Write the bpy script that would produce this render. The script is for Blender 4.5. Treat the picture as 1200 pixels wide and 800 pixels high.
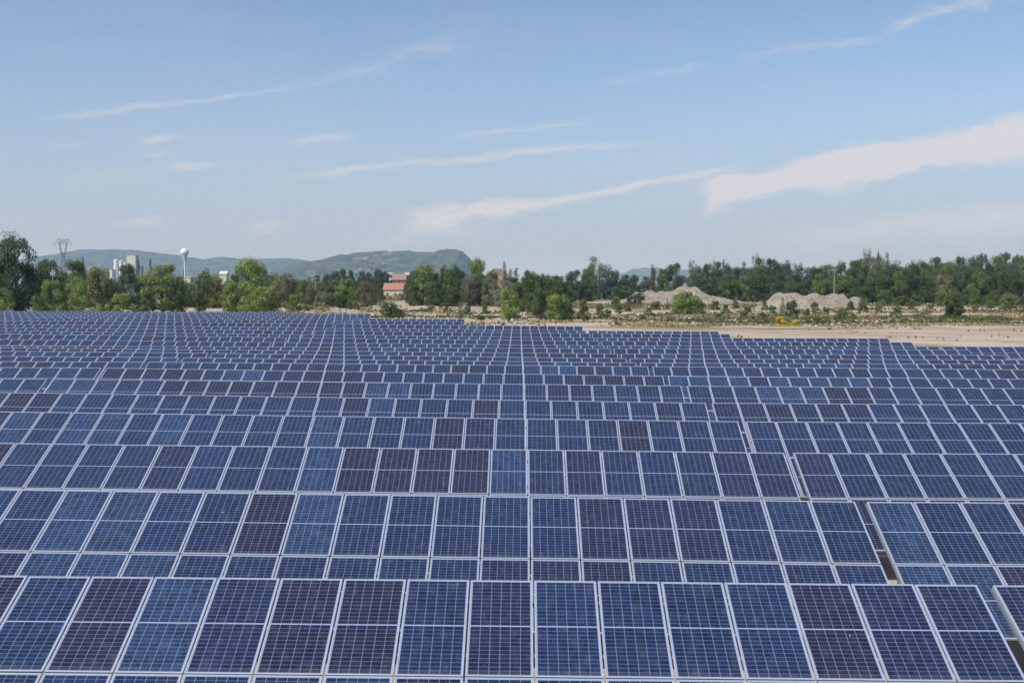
import bpy, math, random
import numpy as np
from mathutils import Vector, Matrix, Euler, noise as mnoise

for _o in list(bpy.data.objects):
    bpy.data.objects.remove(_o)
SC = bpy.context.scene
COL = SC.collection
R = math.radians

# ------------------------------------------------------------------ camera
F = 1238.0                       # focal length in photo pixels (1200 wide)
HC = 7.4                         # camera height over the ground of the first row
PITCH = math.atan(65.0 / F)
YAW = math.atan(8.0 / F)
cam_d = bpy.data.cameras.new('camera')
cam = bpy.data.objects.new('camera', cam_d)
COL.objects.link(cam)
cam_d.sensor_width = 36.0
cam_d.lens = 36.0 * F / 1200.0
cam_d.clip_start = 0.1
cam_d.clip_end = 60000
cam.location = (0, 0, HC)
cam.rotation_euler = (R(90) - PITCH, 0, YAW)
SC.camera = cam
SC.render.resolution_x, SC.render.resolution_y = 1024, 682

# ------------------------------------------------------------------ light
SUN_AZ, SUN_EL = 228.0, 50.0     # azimuth clockwise from +Y (the view): behind the camera, to its left
sd = bpy.data.lights.new('sun', 'SUN')
sd.energy = 4.0
sd.angle = R(0.53)
sd.color = (1.0, 0.95, 0.87)
sun = bpy.data.objects.new('sun', sd)
COL.objects.link(sun)
to_sun = Vector((math.sin(R(SUN_AZ)) * math.cos(R(SUN_EL)), math.cos(R(SUN_AZ)) * math.cos(R(SUN_EL)), math.sin(R(SUN_EL))))
sun.rotation_euler = to_sun.to_track_quat('Z', 'Y').to_euler()
sun.location = (0, -20, 60)

SC.view_settings.view_transform = 'Standard'
SC.view_settings.look = 'None'
SC.view_settings.exposure = 0.0
SC.view_settings.gamma = 1.0
SC.view_settings.use_curve_mapping = False
SC.cycles.use_denoising = True
SC.cycles.denoiser = 'OPENIMAGEDENOISE'
SC.cycles.denoising_input_passes = 'RGB_ALBEDO_NORMAL'
SC.cycles.denoising_prefilter = 'NONE'
SC.cycles.max_bounces = 6
SC.cycles.diffuse_bounces = 3
SC.cycles.glossy_bounces = 3
SC.cycles.transparent_max_bounces = 6
SC.cycles.volume_bounces = 1
SC.cycles.caustics_reflective = False
SC.cycles.caustics_refractive = False

# basis of the camera, used only to turn measurements on the photograph into places in the world
FWD = Vector((-math.sin(YAW) * math.cos(PITCH), math.cos(YAW) * math.cos(PITCH), -math.sin(PITCH)))
RGT = Vector((math.cos(YAW), math.sin(YAW), 0))
UPV = RGT.cross(FWD)


def ray(px, py):
    return (FWD + RGT * ((px - 600) / F) + UPV * ((400 - py) / F))


def at_y(px, py, Y):
    d = ray(px, py)
    return Vector((0, 0, HC)) + d * (Y / d.y)


def at_depth(px, py, dep):
    return Vector((0, 0, HC)) + ray(px, py) * dep


# ------------------------------------------------------------------ node helpers
class N:
    def __init__(self, nt):
        self.nt = nt
        self.x = 0

    def new(self, typ, **kw):
        n = self.nt.nodes.new(typ)
        self.x += 40
        n.location = (self.x, 0)
        for k, v in kw.items():
            setattr(n, k, v)
        return n

    def put(self, sock, v):
        if v is None:
            return
        if isinstance(v, bpy.types.NodeSocket):
            self.nt.links.new(v, sock)
        else:
            sock.default_value = v

    def m(self, op, a, b=None, c=None, clamp=False):
        n = self.new('ShaderNodeMath', operation=op, use_clamp=clamp)
        for i, v in enumerate((a, b, c)):
            self.put(n.inputs[i], v)
        return n.outputs[0]

    def mix(self, f, a, b, blend='MIX'):
        n = self.new('ShaderNodeMix', data_type='RGBA', blend_type=blend)
        self.put(n.inputs[0], f)
        self.put(n.inputs[6], a)
        self.put(n.inputs[7], b)
        return n.outputs[2]

    def smooth(self, x, a, b, lo=0.0, hi=1.0):
        n = self.new('ShaderNodeMapRange', interpolation_type='SMOOTHSTEP')
        self.put(n.inputs[0], x)
        for i, v in enumerate((a, b, lo, hi)):
            self.put(n.inputs[i + 1], v)
        return n.outputs[0]

    def noise(self, vec, scale, detail=3, rough=0.55, dim='3D'):
        n = self.new('ShaderNodeTexNoise', noise_dimensions=dim)
        self.put(n.inputs['Vector'], vec)
        n.inputs['Scale'].default_value = scale
        n.inputs['Detail'].default_value = detail
        n.inputs['Roughness'].default_value = rough
        return n.outputs['Fac']

    def xyz(self, x, y, z):
        n = self.new('ShaderNodeCombineXYZ')
        for i, v in enumerate((x, y, z)):
            self.put(n.inputs[i], v)
        return n.outputs[0]

    def sep(self, v):
        n = self.new('ShaderNodeSeparateXYZ')
        self.put(n.inputs[0], v)
        return n.outputs


def material(name):
    mt = bpy.data.materials.new(name)
    mt.use_nodes = True
    nt = mt.node_tree
    b = nt.nodes['Principled BSDF']
    return mt, N(nt), b


def rgb(*c):
    return (c[0], c[1], c[2], 1.0)


# ------------------------------------------------------------------ sky
W = bpy.data.worlds.new("World")
SC.world = W
W.use_nodes = True
wn = N(W.node_tree)
bg = W.node_tree.nodes['Background']
sky = wn.new('ShaderNodeTexSky', sky_type='NISHITA')
sky.sun_disc = False
sky.sun_elevation = R(SUN_EL)
sky.sun_rotation = R(SUN_AZ)
sky.altitude = 50
sky.air_density = 1.0
sky.dust_density = 0.7
sky.ozone_density = 2.0
tc = wn.new('ShaderNodeTexCoord')
dx, dy, dz = wn.sep(tc.outputs['Generated'])
dys = wn.m('MAXIMUM', dy, 0.02)
cu = wn.m('DIVIDE', dx, dys)       # gnomonic sky coordinates round north (+Y)
cv = wn.m('DIVIDE', dz, dys)
north = wn.smooth(dy, 0.3, 0.6)
uv = wn.xyz(cu, cv, 0.0)
# wispy domain warp
w1 = wn.noise(wn.xyz(wn.m('MULTIPLY', cu, 9.0), wn.m('MULTIPLY', cv, 26.0), 0.3), 1.0, 4, 0.6)
w2 = wn.noise(wn.xyz(wn.m('MULTIPLY', cu, 9.0), wn.m('MULTIPLY', cv, 26.0), 7.7), 1.0, 4, 0.6)
fine = wn.noise(wn.xyz(wn.m('MULTIPLY', cu, 22.0), wn.m('MULTIPLY', cv, 75.0), 1.9), 1.0, 5, 0.62)


def guv(px, py):
    d = ray(px, py)
    return d.x / d.y, d.z / d.y


SEED = [0.0]


def streak(p0, p1, half, amount, hard=0.3, warp=0.012, breakup=0.6, end=0.2, half1=None, fibre=1.3):
    """one band of cloud between two sky points; half = half width in photo pixels at either end"""
    SEED[0] += 3.7
    (u0, v0), (u1, v1) = guv(*p0), guv(*p1)
    L = math.hypot(u1 - u0, v1 - v0)
    ax, ay = (u1 - u0) / L, (v1 - v0) / L
    ru = wn.m('SUBTRACT', wn.m('ADD', wn.m('MULTIPLY_ADD', w1, warp * 2, -warp), cu), u0)
    rv = wn.m('SUBTRACT', wn.m('ADD', wn.m('MULTIPLY_ADD', w2, warp * 1.6, -warp * 0.8), cv), v0)
    sl = wn.m('ADD', wn.m('MULTIPLY', ru, ax), wn.m('MULTIPLY', rv, ay))
    s = wn.m('DIVIDE', sl, L)
    t = wn.m('SUBTRACT', wn.m('MULTIPLY', rv, ax), wn.m('MULTIPLY', ru, ay))
    h0, h1 = half / F, (half if half1 is None else half1) / F
    hw = wn.m('MAXIMUM', wn.m('MULTIPLY_ADD', s, h1 - h0, h0), 0.0006)
    fib = wn.noise(wn.xyz(wn.m('MULTIPLY', sl, 34.0), wn.m('MULTIPLY', t, 0.055 / (0.5 * (h0 + h1)) * 30.0), SEED[0]), 1.0, 4, 0.62)
    lump = wn.noise(wn.xyz(wn.m('MULTIPLY', sl, 12.0), SEED[0], 0.0), 1.0, 2, 0.6)
    q = wn.m('DIVIDE', wn.m('ABSOLUTE', t), wn.m('MULTIPLY', hw, wn.m('MULTIPLY_ADD', lump, 1.3, 0.45)))
    q = wn.m('ADD', q, wn.m('MULTIPLY_ADD', fib, fibre, -0.5 * fibre))
    body = wn.smooth(q, hard - 0.25, 1.05, 1.0, 0.0)
    jag = wn.m('MULTIPLY_ADD', fib, end * 0.8, -end * 0.4)
    e0 = wn.smooth(wn.m('ADD', s, jag), -end * 0.2, end * 0.8)
    e1 = wn.smooth(wn.m('ADD', s, jag), 1 - end, 1 + end * 0.3, 1.0, 0.0)
    k = wn.m('MULTIPLY', wn.m('MULTIPLY', body, e0), e1)
    br = wn.m('MULTIPLY_ADD', wn.smooth(fine, 0.3, 0.68), breakup, 1 - breakup)
    return wn.m('MINIMUM', wn.m('MULTIPLY', wn.m('MULTIPLY', k, br), amount * 1.45), 0.92)


clouds = [
    streak((818, 228), (1262, 149), 23, 1.1, 0.55, 0.020, 0.3, 0.09, 26, 0.7),
    streak((880, 206), (1215, 140), 8, 0.18, 0.1, 0.02, 0.6, 0.3, 14),
    streak((824, 258), (840, 214), 8, 0.55, 0.1, 0.014, 0.35, 0.4),
    streak((465, 264), (640, 240), 22, 0.95, 0.1, 0.024, 0.5, 0.25, 9),
    streak((560, 258), (880, 190), 9, 0.7, 0.15, 0.014, 0.45, 0.2, 5),
    streak((330, 208), (775, 164), 7, 0.48, 0.1, 0.012, 0.55, 0.25, 6),
    streak((40, 142), (365, 100), 8, 0.32, 0.1, 0.012, 0.5, 0.3, 4),
    streak((330, 104), (560, 42), 9, 0.2, 0.1, 0.03, 0.7, 0.3, 14),
    streak((525, 160), (690, 144), 4, 0.4, 0.1, 0.010, 0.6, 0.3),
    streak((690, 101), (830, 80), 6, 0.22, 0.1, 0.02, 0.8, 0.3),
    streak((860, 74), (1060, 34), 10, 0.24, 0.1, 0.03, 0.8, 0.3),
    streak((1030, 32), (1240, -12), 12, 0.4, 0.1, 0.03, 0.7, 0.3),
    streak((160, 164), (215, 158), 6, 0.6, 0.1, 0.012, 0.5, 0.5),
    streak((165, 180), (205, 178), 8, 0.55, 0.1, 0.02, 0.7, 0.5),
    streak((195, 200), (255, 193), 7, 0.55, 0.1, 0.012, 0.5, 0.5),
    streak((340, 166), (420, 158), 6, 0.55, 0.1, 0.012, 0.6, 0.4),
    streak((55, 169), (110, 165), 4, 0.22, 0.1, 0.012, 0.6, 0.4),
    streak((60, 215), (200, 200), 12, 0.14, 0.1, 0.02, 0.6, 0.4),
    streak((880, 286), (1300, 246), 30, 0.36, 0.0, 0.02, 0.3, 0.3),
    streak((1020, 262), (1300, 240), 22, 0.25, 0.0, 0.02, 0.3, 0.3),
    streak((430, 285), (590, 268), 14, 0.45, 0.0, 0.03, 0.7, 0.4),
    streak((285, 268), (345, 262), 11, 0.5, 0.0, 0.03, 0.6, 0.5),
    streak((120, 268), (215, 258), 11, 0.4, 0.0, 0.03, 0.7, 0.5),
    streak((1105, 290), (1175, 284), 9, 0.55, 0.0, 0.04, 0.8, 0.5),
]
# a soft veil of broken high cloud over the whole sky, thicker towards the horizon
veil_n = wn.noise(wn.xyz(wn.m('MULTIPLY', cu, 2.2), wn.m('MULTIPLY', cv, 8.0), 4.2), 1.0, 5, 0.6)
veil = wn.m('MULTIPLY', wn.smooth(veil_n, 0.42, 0.8), 0.10)
keep = wn.m('SUBTRACT', 1.0, veil)
for c_ in clouds:
    keep = wn.m('MULTIPLY', keep, wn.m('SUBTRACT', 1.0, c_, clamp=True))
cover = wn.m('MULTIPLY', wn.m('SUBTRACT', 1.0, keep), north)
SKY_CLOUD = rgb(6.05, 6.0, 6.5)
hs = wn.new('ShaderNodeHueSaturation')
hs.inputs['Saturation'].default_value = 0.9
hs.inputs['Value'].default_value = 1.0
wn.put(hs.inputs['Color'], sky.outputs[0])
tinted = wn.mix(1.0, hs.outputs[0], rgb(0.93, 1.03, 1.16), 'MULTIPLY')
low = wn.smooth(wn.m('MAXIMUM', dz, 0.0), 0.0, 0.22, 0.9, 0.0)     # dusty air low over the horizon
tinted = wn.mix(low, tinted, rgb(3.65, 4.2, 5.35))
mixc = wn.mix(cover, tinted, SKY_CLOUD)
wn.put(bg.inputs['Color'], mixc)
bg.inputs['Strength'].default_value = 0.115

# ------------------------------------------------------------------ terrain, measured from the top edges of the panel rows
PW = 1.0125                      # panel spacing along a row
TILT = R(27.5)
PL = 1.99                        # panel length
TOP = 2.6                        # height of a table's top edge over its ground
ROWS = [  # photo y of the row's top edge at x = 60, 615, 1140
    (672.7, 679.5, 686.4), (572, 581, 591.4), (520, 528, 533.7), (483.7, 491.3, 498), (461.2, 470.3, 476), (444.4, 450.4, 456.5),
    (430.5, 439.3, 445), (423.5, 428.2, 433.8), (417, 425, 427), (411, 420, 421.8), (407.5, 414.5, 416.2), (405.3, 408.3, 410),
    (398, 405, 406.5), (392, 399.5, 401.5), (388.5, 395.7, 397), (384.5, 390.3, 393.5), (380.5, 387.2, 390.5), (376, 382, 387),
    (373, 377.5, 383), (371, 374.8, 380), (369, 372.3, 377), (367.3, 370.4, 375), (366, 368.6, 373), (364.8, 367, 371)]
prof = []                        # per row: Y and three (X, z of the ground)
for k, ys in enumerate(ROWS):
    dep = F * PW * (0.01351 + 0.0049 * k)
    pts = [at_depth(px, py, dep) for px, py in zip((60, 615, 1140), ys)]
    Y = pts[1].y
    pts = [at_y(px, py, Y) for px, py in zip((60, 615, 1140), ys)]
    prof.append((Y, [(p.x, p.z - TOP) for p in pts]))
ROWY = [p[0] for p in prof]


def lerp(a, b, t):
    return a + (b - a) * t


def row_z(k, X):
    (x0, z0), (x1, z1), (x2, z2) = prof[k][1]
    if X < x1:
        t = max((X - x1) / (x0 - x1), -0.0)
        t = min(t, 1.0 + 6.0 / abs(x0 - x1))
        return lerp(z1, z0, t)
    t = min((X - x1) / (x2 - x1), 1.0 + 4.0 / abs(x2 - x1))
    return lerp(z1, z2, t)


def far_z(X, Y):
    return 0.5 * math.sin(X * 0.021 + 1.0) * math.sin(Y * 0.017) * min(1.0, max(0.0, (Y - 230) / 150))


def ground_z(X, Y):
    if Y <= ROWY[0]:
        return row_z(0, X)
    if Y >= ROWY[-1]:
        t = min(1.0, (Y - ROWY[-1]) / 130.0)
        t = t * t * (3 - 2 * t)
        return lerp(row_z(len(ROWY) - 1, X), far_z(X, Y), t)
    for k in range(len(ROWY) - 1):
        if Y < ROWY[k + 1]:
            t = (Y - ROWY[k]) / (ROWY[k + 1] - ROWY[k])
            return lerp(row_z(k, X), row_z(k + 1, X), t)


# ------------------------------------------------------------------ mesh helpers
class MB:
    def __init__(self):
        self.v, self.f, self.mi, self.uv = [], [], [], {}

    def quad(self, a, b, c, d, mi=0, uv=None):
        n = len(self.v)
        self.v += [tuple(a), tuple(b), tuple(c), tuple(d)]
        self.f.append((n, n + 1, n + 2, n + 3))
        self.mi.append(mi)
        if uv:
            self.uv[len(self.f) - 1] = uv

    def box(self, x0, x1, y0, y1, z0, z1, mi=0, M=None):
        n = len(self.v)
        c = [Vector(p) for p in ((x0, y0, z0), (x1, y0, z0), (x1, y1, z0), (x0, y1, z0), (x0, y0, z1), (x1, y0, z1), (x1, y1, z1), (x0, y1, z1))]
        if M is not None:
            c = [M @ p for p in c]
        self.v += [tuple(p) for p in c]
        for f in ((0, 3, 2, 1), (4, 5, 6, 7), (0, 1, 5, 4), (1, 2, 6, 5), (2, 3, 7, 6), (3, 0, 4, 7)):
            self.f.append(tuple(n + i for i in f))
            self.mi.append(mi)

    def tube(self, pts, rad, sides=6, mi=0, cap=True):
        n0 = len(self.v)
        pts = [Vector(p) for p in pts]
        m = len(pts)
        if not isinstance(rad, (list, tuple)):
            rad = [rad] * m
        for i, p in enumerate(pts):
            d = (pts[min(i + 1, m - 1)] - pts[max(i - 1, 0)])
            if d.length < 1e-9:
                d = Vector((0, 0, 1))
            d.normalize()
            a = d.cross(Vector((0, 1, 0)) if abs(d.y) < 0.9 else Vector((1, 0, 0))).normalized()
            b = d.cross(a)
            for s in range(sides):
                t = 2 * math.pi * s / sides
                self.v.append(tuple(p + (a * math.cos(t) + b * math.sin(t)) * rad[i]))
        for i in range(m - 1):
            for s in range(sides):
                s2 = (s + 1) % sides
                self.f.append((n0 + i * sides + s, n0 + (i + 1) * sides + s, n0 + (i + 1) * sides + s2, n0 + i * sides + s2))
                self.mi.append(mi)
        if cap:
            self.f.append(tuple(n0 + s for s in range(sides)))
            self.mi.append(mi)
            self.f.append(tuple(n0 + (m - 1) * sides + s for s in reversed(range(sides))))
            self.mi.append(mi)

    def lathe(self, prof_, seg=32, mi=0, c=(0, 0, 0)):
        n0 = len(self.v)
        for r, z in prof_:
            for s in range(seg):
                t = 2 * math.pi * s / seg
                self.v.append((c[0] + r * math.cos(t), c[1] + r * math.sin(t), c[2] + z))
        for i in range(len(prof_) - 1):
            for s in range(seg):
                s2 = (s + 1) % seg
                self.f.append((n0 + i * seg + s, n0 + i * seg + s2, n0 + (i + 1) * seg + s2, n0 + (i + 1) * seg + s))
                self.mi.append(mi)

    def mesh(self, name, mats, smooth=False):
        me = bpy.data.meshes.new(name)
        me.from_pydata(self.v, [], self.f)
        for mt in (mats if isinstance(mats, (list, tuple)) else [mats]):
            me.materials.append(mt)
        me.polygons.foreach_set('material_index', self.mi)
        if self.uv:
            lay = me.uv_layers.new(name='UVMap')
            for fi, uvs in self.uv.items():
                for li, u in zip(me.polygons[fi].loop_indices, uvs):
                    lay.data[li].uv = u
        if smooth:
            me.polygons.foreach_set('use_smooth', [True] * len(me.polygons))
        me.update()
        return me


def obj(name, me, parent=None, loc=(0, 0, 0), rot=(0, 0, 0)):
    o = bpy.data.objects.new(name, me)
    COL.objects.link(o)
    o.parent = parent
    o.location = loc
    o.rotation_euler = rot
    return o


def tag(o, label, cat, group=None, kind=None):
    if label:
        o['label'] = label
    if cat:
        o['category'] = cat
    if group:
        o['group'] = group
    if kind:
        o['kind'] = kind
    return o


# ------------------------------------------------------------------ materials
def simple(name, col, rough=0.7, metal=0.0, vary=0.12, scale=3.0, spec=0.3):
    mt, n, b = material(name)
    t = n.new('ShaderNodeTexCoord').outputs['Object']
    f = n.noise(t, scale, 4, 0.6)
    lo = rgb(*[c * (1 - vary) for c in col])
    hi = rgb(*[min(1, c * (1 + vary)) for c in col])
    n.put(b.inputs['Base Color'], n.mix(f, lo, hi))
    b.inputs['Roughness'].default_value = rough
    b.inputs['Metallic'].default_value = metal
    b.inputs['Specular IOR Level'].default_value = spec
    return mt


def mat_cells():
    """glass over polycrystalline half cells, 6 x 24; the object's colour tints the silicon, its alpha says how mottled it is"""
    mt, n, b = material('polycrystalline_cells')
    uvn = n.new('ShaderNodeUVMap').outputs[0]
    u, v, _ = n.sep(uvn)
    oi = n.new('ShaderNodeObjectInfo')
    cw, ch = 0.155, 0.0795                           # cell pitch in metres
    gu = n.m('MULTIPLY', u, 6.0)
    vt = n.m('ABSOLUTE', n.m('SUBTRACT', v, 0.5))    # mirrored halves round the middle busbar
    gv = n.m('MULTIPLY', n.m('SUBTRACT', vt, 0.006), 24.0)
    fu = n.m('FRACT', gu)
    fv = n.m('FRACT', gv)
    du = n.m('MULTIPLY', n.m('MINIMUM', fu, n.m('SUBTRACT', 1.0, fu)), cw)
    dv = n.m('MULTIPLY', n.m('MINIMUM', fv, n.m('SUBTRACT', 1.0, fv)), ch)
    lu = n.m('LESS_THAN', du, 0.0037)
    lv = n.m('LESS_THAN', dv, 0.0085)
    mid = n.m('LESS_THAN', vt, 0.0056)
    out = n.m('MAXIMUM', n.m('GREATER_THAN', n.m('ABSOLUTE', n.m('SUBTRACT', u, 0.5)), 0.5), n.m('GREATER_THAN', vt, 0.5))
    bus = n.m('LESS_THAN', n.m('ABSOLUTE', n.m('SUBTRACT', n.m('FRACT', n.m('MULTIPLY', gu, 5.0)), 0.5)), 0.03)
    line = n.m('MAXIMUM', n.m('MULTIPLY', lu, 0.62), n.m('MAXIMUM', mid, out))
    seed = n.m('MULTIPLY', oi.outputs['Random'], 97.0)
    cell = n.new('ShaderNodeTexWhiteNoise', noise_dimensions='3D')
    n.put(cell.inputs[0], n.xyz(n.m('FLOOR', gu), n.m('FLOOR', n.m('MULTIPLY', v, 24.0)), seed))
    vor = n.new('ShaderNodeTexVoronoi')
    n.put(vor.inputs['Vector'], n.xyz(n.m('MULTIPLY', u, 28.0), n.m('MULTIPLY', v, 56.0), seed))
    vor.inputs['Scale'].default_value = 1.0
    vr = n.sep(vor.outputs['Color'])[0]
    blot = n.noise(n.xyz(n.m('MULTIPLY', u, 4.5), n.m('MULTIPLY', v, 4.0), seed), 1.0, 6, 0.68)
    amt = oi.outputs['Alpha']
    g = n.m('ADD', n.m('MULTIPLY', n.m('SUBTRACT', cell.outputs[0], 0.5), 0.42), n.m('MULTIPLY', n.m('SUBTRACT', vr, 0.5), n.m('MULTIPLY_ADD', amt, 0.8, 0.30)))
    g = n.m('ADD', g, n.m('MULTIPLY', n.m('SUBTRACT', blot, 0.5), n.m('MULTIPLY_ADD', amt, 2.6, 0.9)))
    fleck = n.noise(n.xyz(n.m('MULTIPLY', u, 34.0), n.m('MULTIPLY', v, 22.0), seed), 1.0, 4, 0.7)
    patch = n.noise(n.xyz(n.m('MULTIPLY', u, 3.0), n.m('MULTIPLY', v, 3.0), n.m('ADD', seed, 5.0)), 1.0, 2, 0.5)
    g = n.m('ADD', g, n.m('MULTIPLY', n.m('MULTIPLY', n.smooth(fleck, 0.5, 0.72), n.smooth(patch, 0.4, 0.65)), n.m('MULTIPLY_ADD', amt, 3.2, 0.2)))
    g = n.m('MAXIMUM', n.m('ADD', g, 1.0), 0.3)
    sil = n.mix(1.0, oi.outputs['Color'], n.xyz(g, g, g), 'MULTIPLY')
    # the colour of the coating drifts from blue towards violet from cell to cell
    tint = n.mix(n.m('MULTIPLY', n.sep(cell.outputs[1])[1], 0.25), sil, n.mix(1.0, sil, rgb(1.5, 0.85, 0.75), 'MULTIPLY'))
    tint = n.mix(n.m('MULTIPLY', bus, 0.3), tint, rgb(0.25, 0.28, 0.38))
    c = n.mix(n.m('MULTIPLY', lv, 0.36), tint, rgb(0.17, 0.21, 0.34))
    c = n.mix(n.m('MULTIPLY', line, 0.92), c, rgb(0.34, 0.40, 0.58))
    # dust that has washed down to the lower rim
    dn = n.noise(n.xyz(n.m('MULTIPLY', u, 6.0), n.m('MULTIPLY', v, 9.0), seed), 1.0, 5, 0.65)
    dust = n.m('MULTIPLY', n.smooth(dn, 0.45, 0.85), 0.12)
    dust = n.m('ADD', dust, n.m('MULTIPLY', n.smooth(v, 0.0, 0.05, 1.0, 0.0), 0.10))
    c = n.mix(dust, c, rgb(0.36, 0.34, 0.32))
    dv_ = n.new('ShaderNodeTexVoronoi')
    n.put(dv_.inputs['Vector'], n.xyz(n.m('MULTIPLY', u, 2.2), n.m('MULTIPLY', v, 4.4), seed))
    dv_.inputs['Scale'].default_value = 1.0
    rim = n.noise(n.xyz(n.m('MULTIPLY', u, 30.0), n.m('MULTIPLY', v, 36.0), seed), 1.0, 3, 0.6)
    drop = n.m('MULTIPLY', n.m('LESS_THAN', n.m('MULTIPLY', dv_.outputs['Distance'], n.m('MULTIPLY_ADD', rim, 1.4, 0.3)), 0.042), n.m('GREATER_THAN', n.sep(dv_.outputs['Color'])[1], 0.86))
    c = n.mix(n.m('MULTIPLY', drop, 0.6), c, rgb(0.5, 0.5, 0.48))
    n.put(b.inputs['Base Color'], c)
    n.put(b.inputs['Roughness'], n.m('MULTIPLY_ADD', dust, 0.8, 0.13))
    b.inputs['Specular IOR Level'].default_value = 0.5
    return mt


M_CELL = mat_cells()
M_ALU = simple('anodised_aluminium', (0.46, 0.49, 0.55), 0.42, 0.25, 0.06, 6.0, 0.5)
M_BACK = simple('white_backsheet', (0.72, 0.72, 0.72), 0.6)
M_GALV = simple('galvanised_steel', (0.46, 0.48, 0.50), 0.5, 0.6, 0.18, 9.0, 0.5)
M_STEEL = simple('pylon_steel', (0.24, 0.25, 0.26), 0.6, 0.4)
M_WHITE = simple('white_painted_concrete', (0.80, 0.80, 0.77), 0.6, 0, 0.05, 0.3)
M_CONC = simple('pale_concrete', (0.66, 0.63, 0.56), 0.8, 0, 0.10, 0.4)
M_RENDER = simple('cream_render', (0.66, 0.58, 0.46), 0.85, 0, 0.10, 0.5)
M_PINK = simple('ochre_render', (0.34, 0.25, 0.19), 0.85, 0, 0.12, 0.5)
M_DARK = simple('dark_opening', (0.03, 0.03, 0.035), 0.3, 0, 0.1)
M_STONE = simple('limestone_rubble', (0.46, 0.40, 0.33), 0.9, 0, 0.2, 1.0)
M_WOOD = simple('weathered_wood', (0.36, 0.33, 0.28), 0.85, 0, 0.2, 2.0)
M_BARK = simple('bark', (0.12, 0.095, 0.07), 0.9, 0, 0.3, 6.0)
M_GREYBARK = simple('bleached_bark', (0.17, 0.155, 0.135), 0.9, 0, 0.2, 6.0)


def mat_tiles(name, col):
    mt, n, b = material(name)
    t = n.new('ShaderNodeTexCoord').outputs['Object']
    x, y, z = n.sep(t)
    wv = n.m('MULTIPLY_ADD', n.m('SINE', n.m('MULTIPLY', x, 24.0)), 0.5, 0.5)
    nz = n.noise(t, 1.2, 5, 0.65)
    c = n.mix(nz, rgb(*[k * 0.7 for k in col]), rgb(*[min(1, k * 1.35) for k in col]))
    c = n.mix(n.m('MULTIPLY', wv, 0.25), c, rgb(*[k * 0.55 for k in col]))
    n.put(b.inputs['Base Color'], c)
    b.inputs['Roughness'].default_value = 0.85
    return mt


M_TILE = mat_tiles('terracotta_tiles', (0.42, 0.20, 0.145))
M_TILE2 = mat_tiles('faded_roof_tiles', (0.33, 0.21, 0.17))


def mat_leaf():
    mt, n, b = material('foliage')
    oi = n.new('ShaderNodeObjectInfo')
    geo = n.new('ShaderNodeNewGeometry')
    t = n.new('ShaderNodeTexCoord').outputs['Object']
    f = n.noise(t, 5.0, 3, 0.6)
    k = n.m('ADD', n.m('MULTIPLY_ADD', geo.outputs['Random Per Island'], 0.75, 0.45), n.m('MULTIPLY', n.m('SUBTRACT', f, 0.5), 0.9))
    c = n.mix(1.0, oi.outputs['Color'], n.xyz(k, k, k), 'MULTIPLY')
    c = n.mix(n.m('MULTIPLY', n.smooth(f, 0.45, 0.75), 0.35), c, n.mix(1.0, c, rgb(1.7, 1.35, 0.6), 'MULTIPLY'))
    n.put(b.inputs['Base Color'], c)
    b.inputs['Roughness'].default_value = 0.6
    b.inputs['Specular IOR Level'].default_value = 0.25
    tr = n.new('ShaderNodeBsdfTranslucent')
    n.put(tr.inputs[0], n.mix(1.0, c, rgb(1.1, 1.2, 0.6), 'MULTIPLY'))
    mx = n.new('ShaderNodeMixShader')
    mx.inputs[0].default_value = 0.24
    n.nt.links.new(b.outputs[0], mx.inputs[1])
    n.nt.links.new(tr.outputs[0], mx.inputs[2])
    n.nt.links.new(mx.outputs[0], n.nt.nodes['Material Output'].inputs['Surface'])
    return mt


M_LEAF = mat_leaf()


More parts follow.
